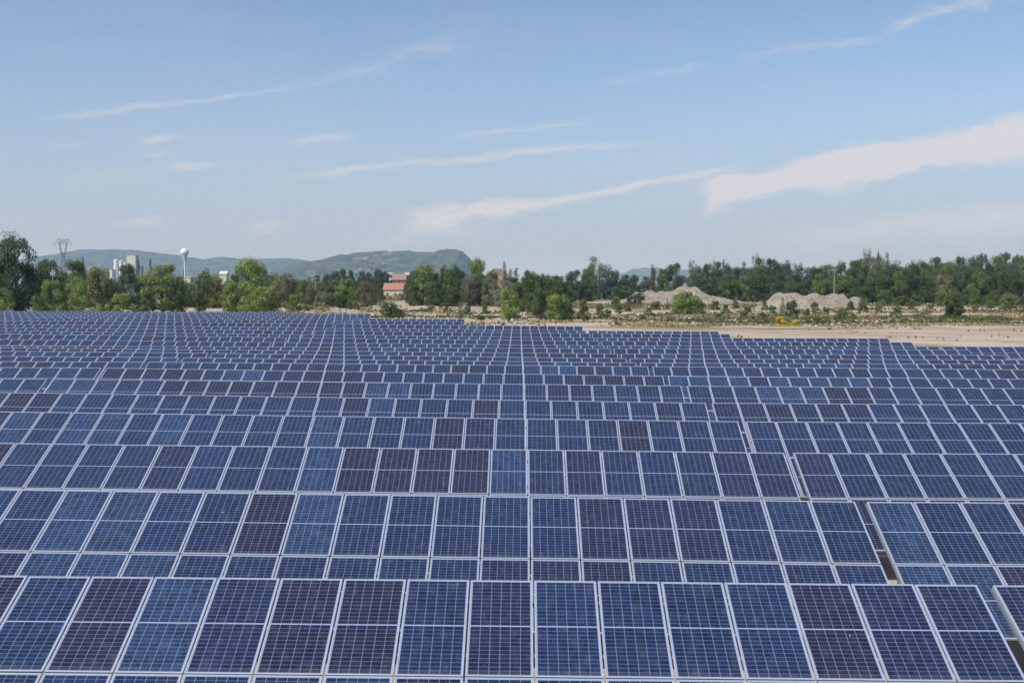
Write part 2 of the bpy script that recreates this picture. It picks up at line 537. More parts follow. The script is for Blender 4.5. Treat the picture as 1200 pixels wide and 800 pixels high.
def mat_ground():
    mt, n, b = material('sandy_ground')
    P = n.new('ShaderNodeNewGeometry').outputs['Position']
    x, y, z = n.sep(P)
    big = n.noise(n.xyz(n.m('MULTIPLY', x, 0.012), n.m('MULTIPLY', y, 0.045), 0.0), 1.0, 5, 0.6)
    midn = n.noise(n.xyz(n.m('MULTIPLY', x, 0.06), n.m('MULTIPLY', y, 0.14), 3.0), 1.0, 6, 0.65)
    fin = n.noise(P, 0.9, 5, 0.7)
    grit = n.noise(P, 7.0, 4, 0.7)
    sand = n.mix(fin, rgb(0.44, 0.35, 0.265), rgb(0.60, 0.50, 0.40))
    sand = n.mix(n.m('MULTIPLY', n.smooth(midn, 0.5, 0.75), 0.6), sand, rgb(0.36, 0.26, 0.19))
    sand = n.mix(n.m('MULTIPLY', n.smooth(grit, 0.55, 0.8), 0.4), sand, rgb(0.62, 0.56, 0.48))
    streaks = n.noise(n.xyz(n.m('MULTIPLY', x, 0.03), n.m('MULTIPLY_ADD', x, 0.05, n.m('MULTIPLY', y, 0.20)), 6.0), 1.0, 4, 0.6)
    sand = n.mix(n.m('MULTIPLY', n.smooth(streaks, 0.5, 0.62), 0.7), sand, rgb(0.27, 0.20, 0.13))
    grass = n.mix(fin, rgb(0.17, 0.135, 0.065), rgb(0.29, 0.235, 0.125))
    grass = n.mix(n.smooth(midn, 0.35, 0.6, 1.0, 0.0), grass, rgb(0.115, 0.12, 0.045))
    veg = n.smooth(n.m('ADD', n.m('MULTIPLY', big, 0.62), n.m('MULTIPLY', midn, 0.38)), 0.53, 0.58)
    veg = n.m('MULTIPLY', veg, n.smooth(x, -15.0, 30.0, 0.3, 1.0))
    # a worn bare track runs past the far corner of the panels; beyond the plain there are green fields
    edge = n.m('ADD', y, n.m('MULTIPLY_ADD', x, 0.62, n.m('MULTIPLY', midn, 26.0)))
    veg = n.m('MULTIPLY', veg, n.smooth(edge, 138.0, 162.0))
    c = n.mix(n.m('MULTIPLY', veg, 0.78), sand, grass)
    wob = n.m('ADD', n.m('MULTIPLY_ADD', x, 0.06, y), n.m('MULTIPLY', n.noise(n.xyz(n.m('MULTIPLY', x, 0.02), 0.0, 2.0), 1.0, 2), 14.0))
    for at_, half_ in ((172.0, 2.6), (186.0, 1.6), (152.0, 1.2)):      # wheel-worn lines along the bare strip
        ln = n.smooth(n.m('ABSOLUTE', n.m('SUBTRACT', wob, at_)), half_ * 0.4, half_, 1.0, 0.0)
        c = n.mix(n.m('MULTIPLY', n.m('MULTIPLY', ln, n.smooth(fin, 0.3, 0.6)), n.m('MULTIPLY', n.smooth(x, 0.0, 25.0), 0.65)), c, rgb(0.24, 0.175, 0.11))
    fld = n.noise(n.xyz(n.m('MULTIPLY', x, 0.004), n.m('MULTIPLY', y, 0.006), 9.0), 1.0, 4, 0.6)
    field = n.mix(fld, rgb(0.06, 0.085, 0.03), rgb(0.17, 0.16, 0.075))
    c = n.mix(n.smooth(y, 430.0, 620.0), c, field)
    n.put(b.inputs['Base Color'], c)
    b.inputs['Roughness'].default_value = 0.95
    b.inputs['Specular IOR Level'].default_value = 0.1
    bp = n.new('ShaderNodeBump')
    bp.inputs['Strength'].default_value = 0.6
    bp.inputs['Distance'].default_value = 0.25
    n.put(bp.inputs['Height'], n.m('ADD', fin, n.m('MULTIPLY', grit, 0.4)))
    n.put(b.inputs['Normal'], bp.outputs[0])
    return mt


def mat_mound():
    mt, n, b = material('dumped_gravel')
    P = n.new('ShaderNodeNewGeometry').outputs['Position']
    a = n.noise(P, 0.25, 6, 0.7)
    g = n.noise(P, 1.6, 5, 0.75)
    c = n.mix(n.smooth(a, 0.35, 0.7), rgb(0.38, 0.31, 0.24), rgb(0.60, 0.52, 0.42))
    c = n.mix(n.m('MULTIPLY', n.smooth(g, 0.46, 0.62), 0.85), c, rgb(0.22, 0.18, 0.135))
    n.put(b.inputs['Base Color'], c)
    b.inputs['Roughness'].default_value = 0.95
    bp = n.new('ShaderNodeBump')
    bp.inputs['Strength'].default_value = 1.0
    bp.inputs['Distance'].default_value = 0.9
    n.put(bp.inputs['Height'], n.m('ADD', g, a))
    n.put(b.inputs['Normal'], bp.outputs[0])
    return mt


def mat_hill():
    mt, n, b = material('wooded_hillside')
    P = n.new('ShaderNodeNewGeometry').outputs['Position']
    a = n.noise(P, 0.0026, 6, 0.65)
    g = n.noise(P, 0.013, 5, 0.7)
    c = n.mix(n.smooth(g, 0.35, 0.65), rgb(0.022, 0.036, 0.020), rgb(0.13, 0.13, 0.075))
    c = n.mix(n.m('MULTIPLY', n.smooth(a, 0.54, 0.66), n.smooth(g, 0.45, 0.65)), c, rgb(0.34, 0.31, 0.26))
    n.put(b.inputs['Base Color'], c)
    b.inputs['Roughness'].default_value = 0.95
    b.inputs['Specular IOR Level'].default_value = 0.1
    return mt


# ------------------------------------------------------------------ ground
def graded(lo, hi, fine_lo, fine_hi, step, grow=1.18):
    a = list(np.arange(fine_lo, fine_hi + 1e-6, step))
    s = step
    while a[-1] < hi:
        s *= grow
        a.append(a[-1] + s)
    s = step
    while a[0] > lo:
        s *= grow
        a.insert(0, a[0] - s)
    return a


gx = graded(-20000, 20000, -130, 150, 4.0)
gy = graded(-600, 19500, 6, 460, 3.0)
gv, gf = [], []
for Y in gy:
    for X in gx:
        z = ground_z(X, Y)
        if Y > 4:
            z += 0.06 * mnoise.noise(Vector((X * 0.3, Y * 0.3, 0)))
            if Y > 150 and Y < 600:
                z += 0.35 * mnoise.noise(Vector((X * 0.05, Y * 0.09, 4.0))) * min(1, (Y - 150) / 60)
        gv.append((X, Y, z))
nx = len(gx)
for j in range(len(gy) - 1):
    for i in range(nx - 1):
        a = j * nx + i
        gf.append((a, a + 1, a + nx + 1, a + nx))
me = bpy.data.meshes.new('ground')
me.from_pydata(gv, [], gf)
me.materials.append(mat_ground())
me.polygons.foreach_set('use_smooth', [True] * len(me.polygons))
tag(obj('ground', me), None, None, kind='structure')

# ------------------------------------------------------------------ hills
M_HILL = mat_hill()


def hill(pts, D, depth, seed, rough=1.0):
    """a ridge whose skyline is measured from the photo; a height field falling off in front and behind"""
    xs = np.arange(pts[0][0], pts[-1][0] + 0.1, 1.5)
    sky_y = np.interp(xs, [p[0] for p in pts], [p[1] for p in pts])
    X = [at_y(px, py, D).x for px, py in zip(xs, sky_y)]
    Z = [max(at_y(px, py, D).z + 0.0011 * D * mnoise.fractal(Vector((px * 0.09, seed, 0)), 0.7, 2.0, 4), -2.0) for px, py in zip(xs, sky_y)]
    nr = 26
    v, f = [], []
    for j in range(nr):
        t = -1 + 2 * j / (nr - 1)
        prof_ = max(0.0, 1 - abs(t) ** 1.6) ** 0.9
        for i in range(len(xs)):
            nz = mnoise.fractal(Vector((X[i] * 0.0011 + seed, t * depth * 0.0011, seed)), 0.9, 2.0, 5)
            side = 1.0 - abs(t) ** 4
            gul = 1 + 0.5 * nz * (1 - prof_) + 0.02 * nz
            v.append((X[i], D + t * depth, max(-3.5, Z[i] * prof_ * gul * side - 1.5)))
    n_ = len(xs)
    for j in range(nr - 1):
        for i in range(n_ - 1):
            a = j * n_ + i
            f.append((a, a + 1, a + n_ + 1, a + n_))
    me = bpy.data.meshes.new('hills')
    me.from_pydata(v, [], f)
    me.materials.append(M_HILL)
    me.polygons.foreach_set('use_smooth', [True] * len(me.polygons))
    return tag(obj('hills', me), None, None, kind='structure')


hill([(-60, 320), (0, 312), (30, 306), (49, 302), (56, 300), (70, 298), (82, 296.3), (92, 293.5), (110, 291.7), (130, 292.2), (150, 292.4), (175, 294.5), (195, 297.5),
      (212, 299.5), (230, 302.5), (243, 305), (258, 300.7), (268, 301.5), (290, 303.5), (312, 303.3), (333, 302.8), (350, 303), (362, 305.5), (380, 307), (420, 310), (470, 316), (520, 326), (560, 336)], 11000, 2000, 3.1)
hill([(300, 336), (330, 322), (352, 312), (365, 307.5), (379, 304.5), (396, 300.3), (417, 297), (437, 295), (458, 294), (479, 293.4), (500, 294.4), (508, 294.5), (519, 291.6),
      (529, 290.4), (540, 292.8), (548, 298), (552, 303), (558, 312), (568, 322), (590, 332), (610, 337)], 7500, 1500, 8.4)
hill([(690, 336), (715, 326), (730, 320), (742, 315), (755, 313.4), (768, 314), (782, 317), (800, 316), (830, 314), (870, 318), (930, 326), (990, 337)], 14000, 2000, 5.7)

# ------------------------------------------------------------------ solar tables
CELLS = {'B': (0.0085, 0.0225, 0.066, 0.22), 'L': (0.014, 0.037, 0.092, 0.5), 'P': (0.0128, 0.0132, 0.036, 0.14), 'D': (0.0095, 0.0172, 0.050, 0.14)}
PART_LABEL = {'L': 'paler mottled blue panel', 'P': 'purplish dark panel'}
HX, HY = 0.4920, PL / 2 - 0.011           # half size of one panel
FR, FD = 0.021, 0.040                     # frame width and depth
ct, st = math.cos(TILT), math.sin(TILT)


def laminate(mb, mi=0):
    x, y, z = HX - FR, HY - FR, FD - 0.004
    mg = 0.014
    ux, vy = mg / (2 * x - 2 * mg), mg / (2 * y - 2 * mg)
    mb.quad((-x, -y, z), (x, -y, z), (x, y, z), (-x, y, z), mi, [(-ux, -vy), (1 + ux, -vy), (1 + ux, 1 + vy), (-ux, 1 + vy)])


def back(mb, mi):
    x, y, z = HX - FR, HY - FR, FD - 0.010
    mb.quad((-x, y, z), (x, y, z), (x, -y, z), (-x, -y, z), mi)


def frame(mb, mi=0):
    mb.box(-HX, -HX + FR, -HY, HY, 0, FD, mi)
    mb.box(HX - FR, HX, -HY, HY, 0, FD, mi)
    mb.box(-HX + FR, HX - FR, -HY, -HY + FR, 0, FD, mi)
    mb.box(-HX + FR, HX - FR, HY - FR, HY, 0, FD, mi)


mb = MB(); laminate(mb, 0); back(mb, 1)
ME_LAM = mb.mesh('solar_panel_glass', [M_CELL, M_BACK])
mb = MB(); frame(mb)
ME_FRAME = mb.mesh('panel_frame', M_ALU)
mb = MB(); laminate(mb, 0); back(mb, 1); frame(mb, 2)
ME_PANEL = mb.mesh('solar_panel_whole', [M_CELL, M_BACK, M_ALU])


def slope_beam(s0, s1, w, zt, h):
    """a beam along the slope under the panels: from s0 to s1 down the slope, top face zt under the panel plane"""
    m = MB()
    M = Matrix.Rotation(TILT, 4, 'X')
    m.box(-w / 2, w / 2, -s1, -s0, -zt - h, -zt, 0, M)
    return m.mesh('rafter', M_GALV)


ME_RAFTER = slope_beam(0.05, 3.9, 0.07, 0.083, 0.11)
ME_EDGE = slope_beam(0.01, 3.97, 0.04, 0.002, 0.07)


def purlin_mesh(Lx):
    m = MB()
    M = Matrix.Rotation(TILT, 4, 'X')
    m.box(-Lx / 2, Lx / 2, -0.03, 0.03, -0.081, -0.001, 0, M)
    return m.mesh('purlin', M_GALV)


def post_mesh(h):
    m = MB()
    m.box(-0.06, 0.06, -0.05, -0.042, 0, h)
    m.box(-0.06, 0.06, 0.042, 0.05, 0, h)
    m.box(-0.004, 0.004, -0.042, 0.042, 0, h)
    return m.mesh('post', M_GALV)


S_FRONT, S_REAR = 3.05, 0.85
ME_POST_F = post_mesh(TOP - S_FRONT * st - 0.19 + 0.35)
ME_POST_R = post_mesh(TOP - S_REAR * st - 0.19 + 0.35)
ORD = ('first second third fourth fifth sixth seventh eighth ninth tenth eleventh twelfth thirteenth fourteenth fifteenth sixteenth seventeenth eighteenth nineteenth '
       'twentieth twenty-first twenty-second twenty-third twenty-fourth').split()
rng = random.Random(11)
purlins = {}
# look of the upper panels near the middle of the first rows: string, index of its first panel counted from the seam at X = 0.23
NEAR = {0: ('PBPBPBPLDPPBDBBBBPDD', -13), 1: ('BBLLBBPLBBBBBDDDBBBLBBPB', -12), 2: ('BBBBDBBBLPPPPLBDBBBDDDBB', -14), 3: ('LBLLBLBBBBLBBBPDBBBBPBBBB', -17)}
X_REF = 0.235


def kinds_row(r_, n_):
    out = []
    while len(out) < n_:
        k_ = r_.choices('BLPD', (0.50, 0.14, 0.11, 0.25))[0]
        out += [k_] * r_.choice((1, 1, 1, 2, 2, 3, 4, 6) if k_ != 'L' else (1, 1, 2, 3))
    return out[:n_]


def solar_table(row, x0, npan, label):
    """a rigid table of 2 x npan panels with its left end at x0"""
    Y = ROWY[row]
    Lx = npan * PW
    x1 = x0 + Lx
    z0, z1 = row_z(row, x0), row_z(row, x1)
    cx = (x0 + x1) / 2
    slope = math.atan2(z1 - z0, Lx)
    root = bpy.data.objects.new('solar_table', None)
    COL.objects.link(root)
    root.empty_display_size = 0.5
    root.location = (cx, Y, (z0 + z1) / 2)
    root.rotation_euler = (0, -slope, 0)
    tag(root, label, 'solar table', 'tables of solar panels standing in rows')
    jr = random.Random(row * 131 + int(x0 * 7))
    for tier in (0, 1):
        kr = kinds_row(jr, npan)
        for i in range(npan):
            lx = -Lx / 2 + (i + 0.5) * PW
            k_ = kr[i]
            if row in NEAR and tier == 0:
                s_, i0 = NEAR[row]
                idx = int(math.floor((cx + lx - X_REF) / PW)) - i0
                if 0 <= idx < len(s_):
                    k_ = s_[idx]
            s = (tier + 0.5) * PL + 0.004
            loc = (lx + jr.uniform(-.002, .002), -s * ct, TOP - s * st)
            rot = (TILT + jr.gauss(0, 0.0022), jr.gauss(0, 0.0022), jr.gauss(0, 0.0006))
            near = row < 4
            p = obj('solar_panel', ME_LAM if near else ME_PANEL, root, loc, rot)
            c = CELLS[k_]
            g = jr.uniform(0.86, 1.14)
            p.color = (c[0] * g * jr.uniform(.93, 1.08), c[1] * g, c[2] * g * jr.uniform(.95, 1.06), c[3] * jr.uniform(.7, 1.3))
            if k_ in PART_LABEL and row < 12:
                p['label'] = PART_LABEL[k_]
            if near:
                fo = obj('frame', ME_FRAME, p)
    if npan not in purlins:
        purlins[npan] = purlin_mesh(Lx - 0.12)
    for s in (0.45, 1.55, 2.45, 3.55):
        obj('purlin', purlins[npan], root, (0, -s * ct, TOP - s * st))
    npair = 8 if npan > 20 else 4
    for i in range(npair):
        lx = -Lx / 2 + 0.031 + (Lx - 0.062) * i / (npair - 1)
        end = i in (0, npair - 1)
        obj('rafter', ME_EDGE if end else ME_RAFTER, root, (lx, 0, TOP))
        px_ = lx + (0.5 if i == 0 else -0.5 if i == npair - 1 else 0)
        obj('post', ME_POST_F, root, (px_, -S_FRONT * ct, -0.35))
        obj('post', ME_POST_R, root, (px_, -S_REAR * ct, -0.35))
    return root


GAP = 0.25
LT = 28 * PW
X_END = 7.30                               # right end of the middle section
SEG = {0: X_END - LT}
SEG[1] = X_END + GAP
SEG[2] = SEG[1] + LT + GAP
SEG[-1] = SEG[0] - GAP - LT
SEG[-2] = SEG[-1] - GAP - LT
SEG[-3] = SEG[-2] - GAP - LT
PHRASE = {0: 'middle section', 1: 'first section towards the wood', 2: 'second section towards the wood',
          -1: 'first section towards the pylons', -2: 'second section towards the pylons', -3: 'third section towards the pylons'}
# how far each row reaches to the right: (segment, panels)
LAST = {10: (1, 28), 11: (1, 28), 13: (1, 28), 14: (1, 28), 15: (1, 14), 16: (1, 14), 17: (0, 28), 18: (0, 14), 19: (0, 14), 20: (-1, 28), 21: (-1, 28), 22: (-1, 28), 23: (-1, 14)}
for row in range(len(ROWS)):
    Y = ROWY[row]
    xl, xr = -0.492 * Y - 0.6, 0.48 * Y + 0.6
    ls, lp = LAST.get(row, (2, 28))
    for sgm in range(-3, 3):
        if sgm > ls:
            continue
        npan = lp if sgm == ls else 28
        x0 = SEG[sgm]
        if x0 + npan * PW < xl or x0 > xr:
            continue
        solar_table(row, x0, npan, f'blue panel table in the {ORD[row]} row from the front, {PHRASE[sgm]}')

# ------------------------------------------------------------------ trees and shrubs
def leaf_quads(cs, ns, size, r_):
    """many small leaf faces: centres cs, outward directions ns"""
    n_ = len(cs)
    nr = ns + r_.normal(0, 0.55, (n_, 3))
    nr /= np.linalg.norm(nr, axis=1, keepdims=True) + 1e-9
    a = np.cross(nr, r_.normal(0, 1, (n_, 3)))
    a /= np.linalg.norm(a, axis=1, keepdims=True) + 1e-9
    b = np.cross(nr, a)
    s = (size * r_.uniform(0.6, 1.35, (n_, 1)))
    a *= s * 0.5
    b *= s * r_.uniform(0.3, 0.55, (n_, 1))
    v = np.stack([cs - a, cs - b * 0.9 + a * 0.1, cs + a, cs + b + a * 0.1], axis=1).reshape(-1, 3)
    return v


def mesh_quads(name, v, mt):
    n_ = len(v) // 4
    me = bpy.data.meshes.new(name)
    me.vertices.add(len(v))
    me.vertices.foreach_set('co', v.astype(np.float32).ravel())
    me.loops.add(len(v))
    me.loops.foreach_set('vertex_index', np.arange(len(v), dtype=np.int32))
    me.polygons.add(n_)
    me.polygons.foreach_set('loop_start', np.arange(0, len(v), 4, dtype=np.int32))
    me.polygons.foreach_set('loop_total', np.full(n_, 4, dtype=np.int32))
    me.materials.append(mt)
    me.update(calc_edges=True)
    return me


def grow(kind, seed):
    """(trunk mesh, crown mesh) of a plant one metre high and one metre wide"""
    r_ = np.random.RandomState(seed)
    clumps = []                              # centre, radius (x, z)
    bark = M_BARK
    leaf, per = 0.026, 150
    tr = MB()
    base_r = 0.030
    if kind == 'broad':
        for i in range(50):
            a = r_.uniform(0, 2 * math.pi)
            zz = r_.uniform(0.07, 0.93)
            env = 0.43 * math.sqrt(max(0.05, 1 - (max(0.0, zz - 0.42) / 0.54) ** 2)) * (0.72 + 0.28 * min(1, zz / 0.35))
            rr = env * math.sqrt(r_.uniform(0.15, 1.0))
            clumps.append((np.array([rr * math.cos(a), rr * math.sin(a), zz]), r_.uniform(0.10, 0.17), r_.uniform(0.07, 0.115)))
        per = 300
    elif kind == 'bush':
        for i in range(34):
            a = r_.uniform(0, 2 * math.pi)
            zz = r_.uniform(0.06, 0.86)
            env = 0.41 * (1 - max(0, zz - 0.35) ** 1.6 * 1.35)
            rr = max(0.03, env) * math.sqrt(r_.uniform(0.1, 1.0))
            clumps.append((np.array([rr * math.cos(a), rr * math.sin(a), zz]), r_.uniform(0.10, 0.16), r_.uniform(0.09, 0.15)))
        leaf, per, base_r = 0.034, 230, 0.022
    elif kind == 'tall':
        for s in range(4):
            ox, oy = r_.uniform(-0.24, 0.24, 2)
            ht = r_.uniform(0.72, 0.96) if s else 0.95
            for zz in np.arange(0.12, ht, 0.085):
                w_ = 0.22 * math.sin(math.pi * min(1, (zz / ht) * 0.8 + 0.18))
                a = r_.uniform(0, 2 * math.pi)
                clumps.append((np.array([ox + w_ * 0.8 * math.cos(a), oy + w_ * 0.8 * math.sin(a), zz]), r_.uniform(0.12, 0.18), r_.uniform(0.065, 0.10)))
        per = 240
    elif kind == 'column':
        for zz in np.arange(0.06, 0.97, 0.05):
            w_ = 0.36 * math.sin(math.pi * (0.12 + 0.80 * zz)) ** 0.8
            for q in range(2):
                a = r_.uniform(0, 2 * math.pi)
                clumps.append((np.array([w_ * 0.5 * math.cos(a), w_ * 0.5 * math.sin(a), zz]), w_ * 0.6 + 0.05, 0.05))
        leaf, per = 0.026, 90
    elif kind == 'cone':
        for zz in np.arange(0.10, 0.98, 0.055):
            w_ = 0.46 * (1 - zz) ** 0.85
            m_ = max(2, int(9 * (1 - zz)))
            for q in range(m_):
                a = 2 * math.pi * (q + r_.uniform(0, 0.8)) / m_
                clumps.append((np.array([w_ * 0.78 * math.cos(a), w_ * 0.78 * math.sin(a), zz - 0.05 * w_]), 0.05 + w_ * 0.28, 0.022))
        leaf, per, base_r = 0.026, 60, 0.02
    elif kind == 'sparse':
        bark = M_GREYBARK
        for i in range(17):
            a = r_.uniform(0, 2 * math.pi)
            zz = r_.uniform(0.3, 0.97)
            rr = 0.36 * math.sqrt(r_.uniform(0.05, 1.0)) * (1.15 - 0.6 * zz)
            clumps.append((np.array([rr * math.cos(a), rr * math.sin(a), zz]), r_.uniform(0.05, 0.10), r_.uniform(0.05, 0.09)))
        leaf, per = 0.024, 70
    elif kind == 'low':
        for i in range(14):
            a = r_.uniform(0, 2 * math.pi)
            rr = 0.42 * math.sqrt(r_.uniform(0, 1))
            clumps.append((np.array([rr * math.cos(a), rr * math.sin(a), r_.uniform(0.15, 0.78) * (1 - 0.9 * rr)]), r_.uniform(0.10, 0.15), r_.uniform(0.14, 0.22)))
        leaf, per, base_r = 0.065, 90, 0.02
    # trunk and limbs
    ax = [np.array([0, 0, -0.03])]
    topz = {'broad': 0.7, 'bush': 0.55, 'tall': 0.85, 'column': 0.93, 'cone': 0.96, 'sparse': 0.92, 'low': 0.4}[kind]
    for q in range(1, 7):
        ax.append(np.array([0.02 * r_.normal(), 0.02 * r_.normal(), topz * q / 6]))
    tr.tube(ax, [base_r * (1.25 if q == 0 else 1 - 0.8 * q / 6) for q in range(7)], 7)
    for c, rx, rz in clumps:
        if kind in ('column',):
            continue
        h = max(0.04, min(topz * 0.95, c[2] - (0.22 if kind != 'cone' else -0.02) * r_.uniform(0.6, 1.2)))
        i = min(5, int(h / topz * 6))
        p0 = ax[i] + (ax[i + 1] - ax[i]) * (h / topz * 6 - i)
        mid = p0 * 0.5 + c * 0.5 + np.array([0, 0, 0.02 if kind != 'sparse' else -0.03])
        rr = base_r * (0.42 if kind != 'cone' else 0.22) * (1.1 - 0.6 * h)
        tr.tube([p0, mid, c], [rr, rr * 0.65, rr * 0.25], 5)
        if kind in ('sparse', 'broad', 'tall'):
            for q in range(3):
                e = c + r_.normal(0, 0.06, 3) + np.array([0, 0, 0.05])
                tr.tube([mid * 0.3 + c * 0.7, e], [rr * 0.4, rr * 0.12], 4)
    V = []
    for c, rx, rz in clumps:
        m_ = int(per * r_.uniform(0.7, 1.3))
        d = r_.normal(0, 1, (m_, 3))
        d /= np.linalg.norm(d, axis=1, keepdims=True)
        rad = r_.uniform(0.25, 1.0, (m_, 1)) ** 0.55
        rad *= 1 + 0.35 * np.maximum(0, r_.normal(0, 0.6, (m_, 1)))
        cs = c + d * rad * np.array([rx, rx, rz])
        out = d * 0.7 + (c - np.array([0, 0, 0.45])) * 0.8 + np.array([0, 0, 0.35])
        V.append(leaf_quads(cs, out, leaf, r_))
    V = np.concatenate(V)
    V[:, 2] = np.maximum(V[:, 2], 0.004)
    return tr.mesh(kind + '_trunk', bark), mesh_quads(kind + '_crown', V, M_LEAF)


PLANTS = {k: [grow(k, 100 * i + s) for s in range(n_)] for i, (k, n_) in enumerate((('broad', 5), ('bush', 5), ('tall', 4), ('column', 2), ('cone', 2), ('sparse', 3), ('low', 4)))}
NAME = {'broad': 'tree', 'bush': 'shrub', 'tall': 'tree', 'column': 'cypress', 'cone': 'conifer', 'sparse': 'bare_tree', 'low': 'low_shrub'}
GREEN = {'dark': (0.034, 0.050, 0.019), 'mid': (0.055, 0.078, 0.024), 'bright': (0.080, 0.112, 0.028), 'yellowish': (0.100, 0.125, 0.036), 'olive': (0.090, 0.092, 0.042),
         'grey': (0.095, 0.100, 0.068), 'brown': (0.095, 0.078, 0.048), 'blue': (0.040, 0.066, 0.046), 'yellow': (0.32, 0.26, 0.025), 'dry': (0.24, 0.19, 0.10)}
prng = random.Random(5)


def plant(px, top, w, D, kind, tone, label, group=None, depth=1.0, zoff=0.0):
    """a plant whose crown is w photo pixels wide, at distance D, its top at photo height `top`"""
    p = at_y(px, top, D)
    g = ground_z(p.x, D) - 0.05 + zoff
    h = max(0.5, p.z - g)
    wid = w * D / F
    trunk, crown = prng.choice(PLANTS[kind])
    root = bpy.data.objects.new(NAME[kind], None)
    COL.objects.link(root)
    root.location = (p.x, D, g)
    root.rotation_euler = (0, 0, prng.uniform(0, 6.28))
    root.scale = (wid * 1.15, wid * depth * 1.15, h * 1.03)
    tag(root, label, {'low': 'shrub', 'bush': 'shrub', 'column': 'cypress', 'cone': 'conifer'}.get(kind, 'tree'), group)
    obj('trunk', trunk, root)
    c = obj('crown', crown, root)
    k = GREEN[tone]
    j = prng.uniform(0.85, 1.15) * 2.6
    c.color = (k[0] * j * prng.uniform(.92, 1.08), k[1] * j, k[2] * j * prng.uniform(.9, 1.1), 1)
    return root


G_EDGE = 'trees behind the solar field'
